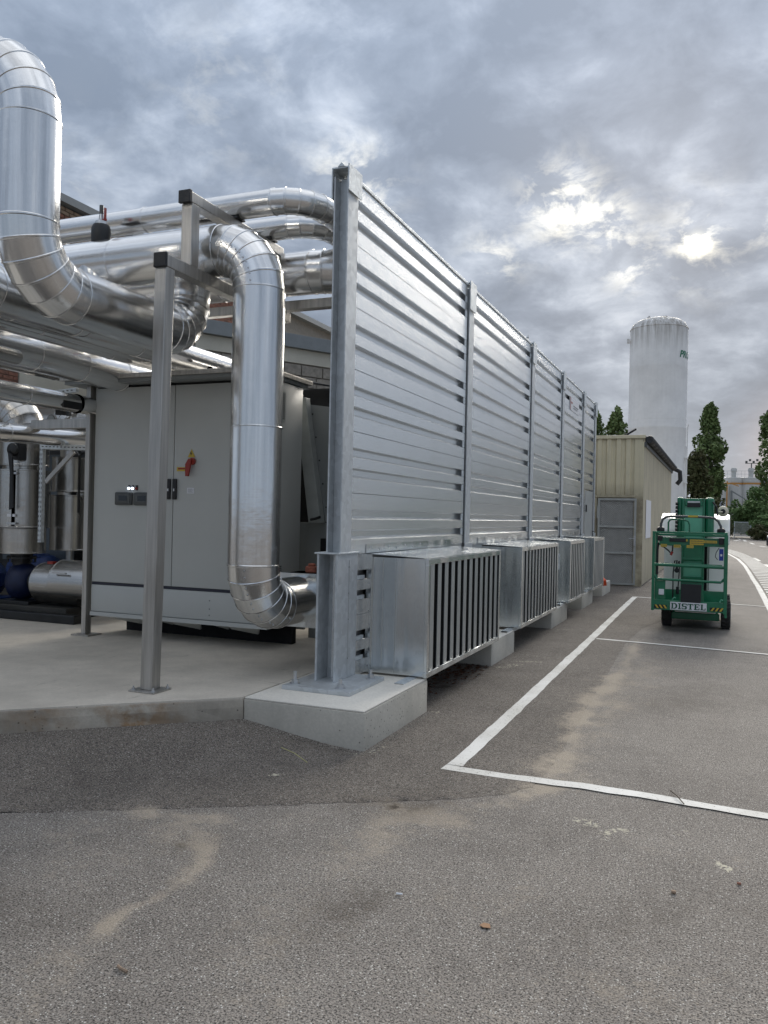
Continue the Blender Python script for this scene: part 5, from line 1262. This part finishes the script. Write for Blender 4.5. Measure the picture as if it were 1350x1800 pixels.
lt('black_knob', MB().cyl((-.59,BY0+.59,.84),(-.59,BY0+.62,.84), .035, 16), 'black', smooth=40); lt('cable_plug', MB().cyl((-.575,BY0+.6,.50),(-.575,BY0+.6,.60),.022,12), 'black', smooth=40)
lt('side_hose', MB().tube([(-.83,BY0+.1,.80),(-.83,BY0+.1,1.15),(-.82,BY0+.1,1.25)], .016, 8), 'black', smooth=50)
lt('thin_wire', MB().tube([(-.02,BY0+.3,1.20),(-.06,BY0+.3,1.13),(-.07,BY0+.3,1.07),(-.04,BY0+.3,1.03)], .005, 6), 'black', smooth=50)
for x in (-.62, -.0): lt('hand_hold', MB().tube([(x,BY0+.2,.36),(x,BY0+.2,.45),(x+.02,BY0+.2,.48),(x+.04,BY0+.2,.47)], .010, 8), 'lgreen', smooth=50)

# ------------------------------------------------------------------ far things
vn = thing('parked_van', 'white van parked far down the road behind the lift, red tail lamp showing', 'van', (.1,96,0))
MB().prism([(-1.0,95,.35),(.85,95,.35),(.86,95,1.0),(.70,95,1.86),(-.85,95,1.86),(-1.01,95,1.0)], (0,4.5,0)).build('body', 'vanw', vn, bevel=.05)
MB().box(-.6,.55,94.97,94.995,1.2,1.7).build('rear_window', 'glass', vn)
for x in (-.98,.70): MB().box(x,x+.14,94.95,95.0,.95,1.35).build('tail_lamp', 'tail', vn)
MB().box(-.95,.82,94.93,95.0,.35,.55).build('bumper', 'darkgrey', vn)
for x, y in ((-.95,96),(.62,96),(-.95,98.7),(.62,98.7)): MB().cyl((x,y,.33),(x+.22,y,.33),.33,20).build('wheel', 'rubber', vn, 40)
gt = thing('metal_gate', 'small grey barred metal gate in front of the far hedge', 'gate', (2,90,0))
for a in ((1.18,1.26,.1,1.72),(2.68,2.76,.1,1.72)): MB().box(a[0],a[1],90,90.06,a[2],a[3]).build('gate_post', 'galvlight', gt)
for z in (.25,1.62): MB().box(1.26,2.68,90,90.05,z,z+.07).build('gate_rail', 'galvlight', gt)
for k in range(13): MB().box(1.31+k*.104,1.36+k*.104,90.01,90.04,.32,1.62).build('gate_bar', 'door', gt)
# bicycles
def bicycle(x, y, label):
    t = thing('bicycle', label, 'bicycle', (x,y,0), 'bicycles at the road edge')
    for dy in (-.55,.55):
        r_o = MB(); pts_ = [(x, y+dy+.33*math.cos(a), .34+.33*math.sin(a)) for a in [k*math.pi/12 for k in range(25)]]
        w_ = MB().tube(pts_, .022, 8, False).build('wheel', 'rubber', t, 40)
        sp = MB()
        for k in range(8): a = k*math.pi/4; sp.cyl((x,y+dy,.34),(x,y+dy+.32*math.cos(a),.34+.32*math.sin(a)),.003,4)
        sp.build('spokes', 'steel', w_)
    MB().tube([(x,y-.55,.34),(x,y-.42,.85),(x,y+.15,.82),(x,y,.30),(x,y-.42,.75)], .016, 8).tube([(x,y,.30),(x,y+.55,.34),(x,y+.15,.82)], .014, 8).build('frame', 'blackm', t, 40)
    MB().tube([(x-.25,y-.40,.98),(x,y-.44,.96),(x+.25,y-.40,.98)], .014, 8).build('handlebar', 'blackm', t, 40); MB().box(x-.07,x+.07,y+.02,y+.26,.90,.95).build('saddle', 'black', t, bevel=.02)
    mg = [(x, y-.55+.37*math.cos(a), .34+.37*math.sin(a)) for a in [R(20+10*k) for k in range(13)]]
    MB().tube(mg, .026, 8).build('mudguard', 'galvlight', t, 40)
    return t
bicycle(3.02, 64, 'bicycle with pale mudguards nearest the hedge at the right edge')
bicycle(3.12, 58, 'dark bicycle in front of the other one at the right edge')
# silos
sl = thing('silo_block', 'white silos with orange bands and roof railings in the far distance', 'silos', (3,140,0))
for x, r in ((1.7,1.45),(4.2,1.5),(6.9,1.5)):
    s_ = MB().lathe((x,140,0), [(r,0),(r,7.9),(r*1.03,7.95),(r*1.03,8.6),(r*.98,8.65)], 40).build('silo', 'silo', sl, 40)
    MB().lathe((x,140,7.55), [(r+.01,0),(r+.03,.02),(r+.03,.25),(r+.01,.27)], 40).build('orange_band', 'orange', s_, 40)
MB().box(-2.2,1.0,137.5,142,0,7.4).build('white_block', 'silo', sl); MB().box(-2.2,2.0,137.3,137.5,0,5.0).build('front_wall', 'silo', sl)
MB().box(.62,.80,137.2,137.28,.5,8.0).build('orange_upright', 'orange', sl); MB().prism([(1.1,137.6,7.75),(2.4,137.6,7.3),(2.4,137.6,7.15),(1.1,137.6,7.6)], (0,.1,0)).build('orange_beam', 'orange', sl)
MB().prism([(1.3,136.9,6.6),(3.3,136.9,5.3),(3.3,136.9,5.1),(1.3,136.9,6.35)], (0,.1,0)).build('conveyor', 'cabd', sl)
MB().box(1.2,1.5,137.0,137.2,3,6.5).build('conveyor_leg', 'cabd', sl)
MB().box(-.9,.1,137.1,137.28,1.5,4.9).build('blue_panel', simple('pale_blue_wall',(.35,.39,.47),.6), sl)
for x in (1.65,4.1): MB().box(x-.35,x+.35,139,140,8.6,10.1).box(x-.45,x+.45,138.9,140.1,9.6,9.95).build('roof_house', 'silo', sl)
rl = MB()
for z in (9.1,9.6): rl.box(-.3,8.2,138.5,138.54,z,z+.04)
x = -.3
while x < 8.2: rl.box(x,x+.03,138.5,138.54,8.5,9.6); x += .5
rl.build('railing', 'galvlight', sl)
lm = thing('floodlight_mast', 'thin mast with a cluster of floodlights above the silos', 'floodlight', (4.35,150,0))
MB().cyl((4.45,150,0),(4.45,150,11.6),.09,10).build('mast', 'darkgrey', lm)
mb = MB()
for k in range(4): mb.box(3.5+k*.55,3.85+k*.55,149.8,150.1,11.6+.3*(k%2),11.95+.3*(k%2))
mb.box(3.5,5.5,149.95,150.05,11.5,11.6); mb.build('lamp_cluster', 'darkgrey', lm)

def foliage(cx, cy, n, shape, size, seed, z0=0., trunk_r=.0):
    """n leaf clumps spread through a crown; shape(u, ang, rnd) -> radius at height fraction"""
    g_ = np.random.RandomState(seed); out_v = np.zeros((n*4, 3)); k = 0
    while k < n:
        x, y, z = shape(g_)
        c = np.array([cx+x, cy+y, z0+z]); a = g_.normal(size=3); a /= np.linalg.norm(a); b = np.cross(a, g_.normal(size=3)); b /= np.linalg.norm(b)
        s = size*g_.uniform(.5, 1.2); cc = np.cross(a, b)
        out_v[k*4:k*4+4] = [c-b*s, c-cc*s*.6, c+b*s, c+cc*s*.6]; k += 1
    return out_v
def make_tree(name, label, cat, cx, cy, H, rad, z0, n, size, m, seed, group=None, crown='column', zb=.08):
    t = thing(name, label, cat, (cx,cy,0), group); g0 = np.random.RandomState(seed+50)
    lobes = []
    if crown == 'column':
        nl = 95
        for i in range(nl):
            u = g0.uniform(zb, 1); prof_ = (math.sin(min(1, (u-zb+.05)/.35)*math.pi/2))*(1-max(0, (u-.45)/.55)**1.6)**.8
            a = g0.uniform(0, 2*math.pi); rr = rad*prof_*g0.uniform(.35, .85)
            lobes.append((rr*math.cos(a), rr*math.sin(a), u*H, rad*(.12+.16*prof_)*g0.uniform(.7,1.3), H*.055))
    else:
        for i in range(36):
            a = g0.uniform(0, 2*math.pi); u = g0.uniform(.1, 1); rr = rad*math.sqrt(max(.02, 1-(u-.35)**2*1.9))*g0.uniform(.2, .85)
            lobes.append((rr*math.cos(a), rr*math.sin(a), u*H, rad*.30, H*.12))
    def shp(g_):
        l = lobes[g_.randint(len(lobes))]; v = g_.normal(size=3); v /= np.linalg.norm(v); q = g_.uniform(.45, 1)**.5
        return l[0]+v[0]*l[3]*q, l[1]+v[1]*l[3]*q, l[2]+v[2]*l[4]*q+g_.uniform(0, .4)*l[4]
    vs = foliage(cx, cy, n, shp, size, seed, z0); vs -= np.array([cx, cy, 0])
    vs[:, 2] = np.maximum(vs[:, 2], .02)
    me = bpy.data.meshes.new('crown'); me.from_pydata(vs.tolist(), [], [(4*i,4*i+1,4*i+2,4*i+3) for i in range(n)]); me.materials.append(M[m])
    ob = bpy.data.objects.new('crown', me); COL.objects.link(ob); ob.parent = t; ob['_o'] = (cx, cy, 0)
    if cat == 'tree':
        MB().cyl((cx,cy,0),(cx,cy,H*.8),max(.08,H*.014),10,.03).build('trunk', 'bark', t, 40)
        lb_ = MB()
        for i in range(10):
            l = lobes[i]; lb_.cyl((cx,cy,max(.5,l[2]*.75)),(cx+l[0],cy+l[1],l[2]),.06,6,.02)
        lb_.build('limbs', 'bark', t)
    return t
make_tree('poplar_tree', 'tall poplar right behind the white tank', 'tree', -1.45, 105, 14.2, 2.35, 1., 9000, .26, 'leafp', 1, 'poplars along the road')
make_tree('poplar_tree', 'poplar cut by the right edge of the picture', 'tree', 5.55, 105, 15.2, 2.6, .6, 8000, .26, 'leafp', 2, 'poplars along the road')
make_tree('poplar_tree', 'treetop peeking over the shed roof beside the tank', 'tree', -7.0, 60, 8.8, 1.5, .4, 5000, .17, 'leafp', 3, 'poplars along the road')
make_tree('poplar_tree', 'treetop just clearing the end of the silver screen', 'tree', -8.35, 60, 8.6, 1.2, .4, 3500, .17, 'leafp', 4, 'poplars along the road')
make_tree('dark_tree', 'dark brownish tree between the tank and the first poplar', 'tree', -2.6, 95, 7.6, 1.9, .6, 4500, .22, 'leafd', 5, None, 'round')
make_tree('shrub', 'brown-green bush just above the lift', 'shrub', -.5, 88, 3.6, 1.5, .0, 2500, .16, 'leafd', 6, 'shrubs behind the road', 'round')
make_tree('shrub', 'leafy shrub behind the barred gate', 'shrub', 2.6, 93, 3.4, 2.1, .3, 4200, .17, 'leafs', 7, 'shrubs behind the road', 'round')
make_tree('shrub', 'taller leafy shrub in front of the silos', 'shrub', 3.4, 96, 4.6, 1.7, .3, 2600, .18, 'leafs', 8, 'shrubs behind the road', 'round')
make_tree('shrub', 'small open shrub left of the gate, below the orange upright', 'shrub', 1.35, 98, 3.4, 1.1, .3, 1500, .17, 'leafs', 11, 'shrubs behind the road', 'round')
make_tree('hedge', 'dense dark hedge at the right edge behind the bicycles', 'hedge', 4.6, 86, 2.3, 2.3, .0, 5200, .15, 'leafs', 9, None, 'round')
make_tree('hedge', 'low hedge end spilling onto the road right of the gate', 'hedge', 3.3, 84, 1.3, 1.1, .0, 1700, .13, 'leafd', 10, None, 'round')
for i, (x, y, h, r_, lab) in enumerate([(12,100,9,4,'broad tree out beyond the right edge, past the poplars'), (20,90,10,5,'farther broad tree on the right side of the road'), (-14,120,9,5,'broad tree far behind the shed on the left')]):
    make_tree('broad_tree', lab, 'tree', x, y, h, r_, .4, 3500, .35, 'leafp', 20+i, None, 'round')
# far wood closing the horizon
g_ = np.random.RandomState(77); n = 9000; vv = np.zeros((n*4,3))
for i in range(n):
    a = g_.uniform(-1.2, 1.2); d = g_.uniform(230, 260); c = np.array([d*math.sin(a), d*math.cos(a), g_.uniform(0, 1)**1.3*(5.5+1.5*math.sin(a*23)+math.sin(a*61))])
    b = g_.normal(size=3); b /= np.linalg.norm(b); e = np.cross(b, g_.normal(size=3)); e /= np.linalg.norm(e); s = g_.uniform(.7,1.6)
    vv[4*i:4*i+4] = [c-b*s, c-e*s, c+b*s, c+e*s]
me = bpy.data.meshes.new('far_wood'); me.from_pydata(vv.tolist(), [], [(4*i,4*i+1,4*i+2,4*i+3) for i in range(n)]); me.materials.append(M['leafd'])
o = bpy.data.objects.new('far_wood', me); COL.objects.link(o); o['kind'] = 'stuff'; o['label'] = 'far line of trees on the horizon'; o['category'] = 'wood'

# ------------------------------------------------------------------ litter
def litter(name, mb, m, label, cat='debris', group=None): o = mb.build(name, m, None, bevel=0); tag(o, label, cat, group)
litter('twig', MB().tube([(-2.52,4.55,.085),(-2.40,4.50,.078),(-2.27,4.42,.060)], .003, 5), simple('straw', (.35,.33,.15), .8), 'thin yellowish straw lying on the dark asphalt near the plinth', 'straw')
litter('stick', MB().tube([(-1.862,2.262,.006),(-1.84,2.25,.008),(-1.81,2.245,.006)], .005, 6), 'brickm2', 'short brown stick on the asphalt at the lower left', 'stick')
litter('leaf', MB().prism([(-.82,3.05,.004),(-.80,3.035,.006),(-.775,3.045,.004),(-.785,3.07,.006),(-.81,3.075,.004)], (0,0,.002)), simple('dry_leaf', (.30,.17,.09), .8), 'flat brown dry leaf in the lower middle of the asphalt', 'leaf')
litter('cigarette_end', MB().cyl((-1.20,3.155,.008),(-1.175,3.16,.008), .004, 8), 'paper', 'white cigarette end left of the dry leaf', 'cigarette')
litter('pebble', MB().bbox(-.165,-.145,3.65,3.668,.002,.014,.005), 'brickm2', 'tan pebble on the asphalt below the white streak', 'pebble', 'small stones')
litter('pebble', MB().bbox(.09,.108,3.86,3.872,.002,.012,.004), 'brickm', 'reddish pebble near the right edge of the asphalt', 'pebble', 'small stones')
litter('stick', MB().tube([(-.24,4.98,.02),(-.20,4.90,.021),(-.16,4.80,.014)], .0035, 5), 'bark', 'thin dark twig lying across the white line', 'stick')
g_ = np.random.RandomState(9); gb = MB()
def grit(x, y, z, r):
    a = g_.uniform(0, 6.28); c, q = math.cos(a)*r, math.sin(a)*r
    gb.add([(x-c,y-q,z),(x+q,y-c,z),(x+c*.8,y+q*.9,z),(x-q*.9,y+c,z),(x+g_.uniform(-.3,.3)*r,y+g_.uniform(-.3,.3)*r,z+r*g_.uniform(.5,1.1))], [(0,1,4),(1,2,4),(2,3,4),(3,0,4)])
for i in range(700):
    t_ = g_.uniform(0, 3.1); x, y = slabline(t_); d = abs(g_.normal(0, .05))+.012; grit(x+d*.667, y-d*.745, .006+ramp_z(x+d*.667, y-d*.745), g_.uniform(.002,.006))
for i in range(350):
    d = abs(g_.normal(0,.04))+.008; y = g_.uniform(4.95, 6.2); grit(-2.13+d, y, .006, g_.uniform(.002,.007))
for i in range(260):
    d = abs(g_.normal(0,.03))+.008; x = g_.uniform(-3.05,-2.13); grit(x, 4.95-d, .006+ramp_z(x, 4.95-d), g_.uniform(.002,.006))
for i in range(900): 
    x, y = g_.uniform(-3.2,1.2), g_.uniform(1.8,7); grit(x, y, .002, g_.uniform(.0015,.004)) if not inside(x, y) else grit(x, y, .006+ramp_z(x,y)*(x < -2.1 and y < 5.1), g_.uniform(.0015,.004))
o = gb.build('loose_grit', simple('grit_stone', (.34,.31,.27), .85, 0, .5, 60.)); o['kind'] = 'stuff'; o['label'] = 'loose grit scattered on the asphalt and along the concrete'; o['category'] = 'grit'
g_ = np.random.RandomState(5); mb = MB()
for i in range(260):
    a = g_.normal(0, 1, 2); x = -2.38+.12*a[0]; y = 7.9+.45*a[1]
    if x > -2.16: continue
    th = g_.uniform(0, 3.14); s = g_.uniform(.012, .03); c, sn = math.cos(th)*s, math.sin(th)*s
    mb.add([(x-c,y-sn,.010),(x+sn*.5,y-c*.5,.016+g_.uniform(0,.01)),(x+c,y+sn,.010),(x-sn*.5,y+c*.5,.014)], [(0,1,2,3)])
o = mb.build('dead_leaves', simple('leaf_litter', (.12,.05,.025), .8, 0, .5, 40.)); o['kind'] = 'stuff'; o['label'] = 'reddish dead leaves drifted under the nearest intake box'; o['category'] = 'leaves'
for o in bpy.data.objects:
    for k in ('_o', '_root'):
        if k in o: del o[k]
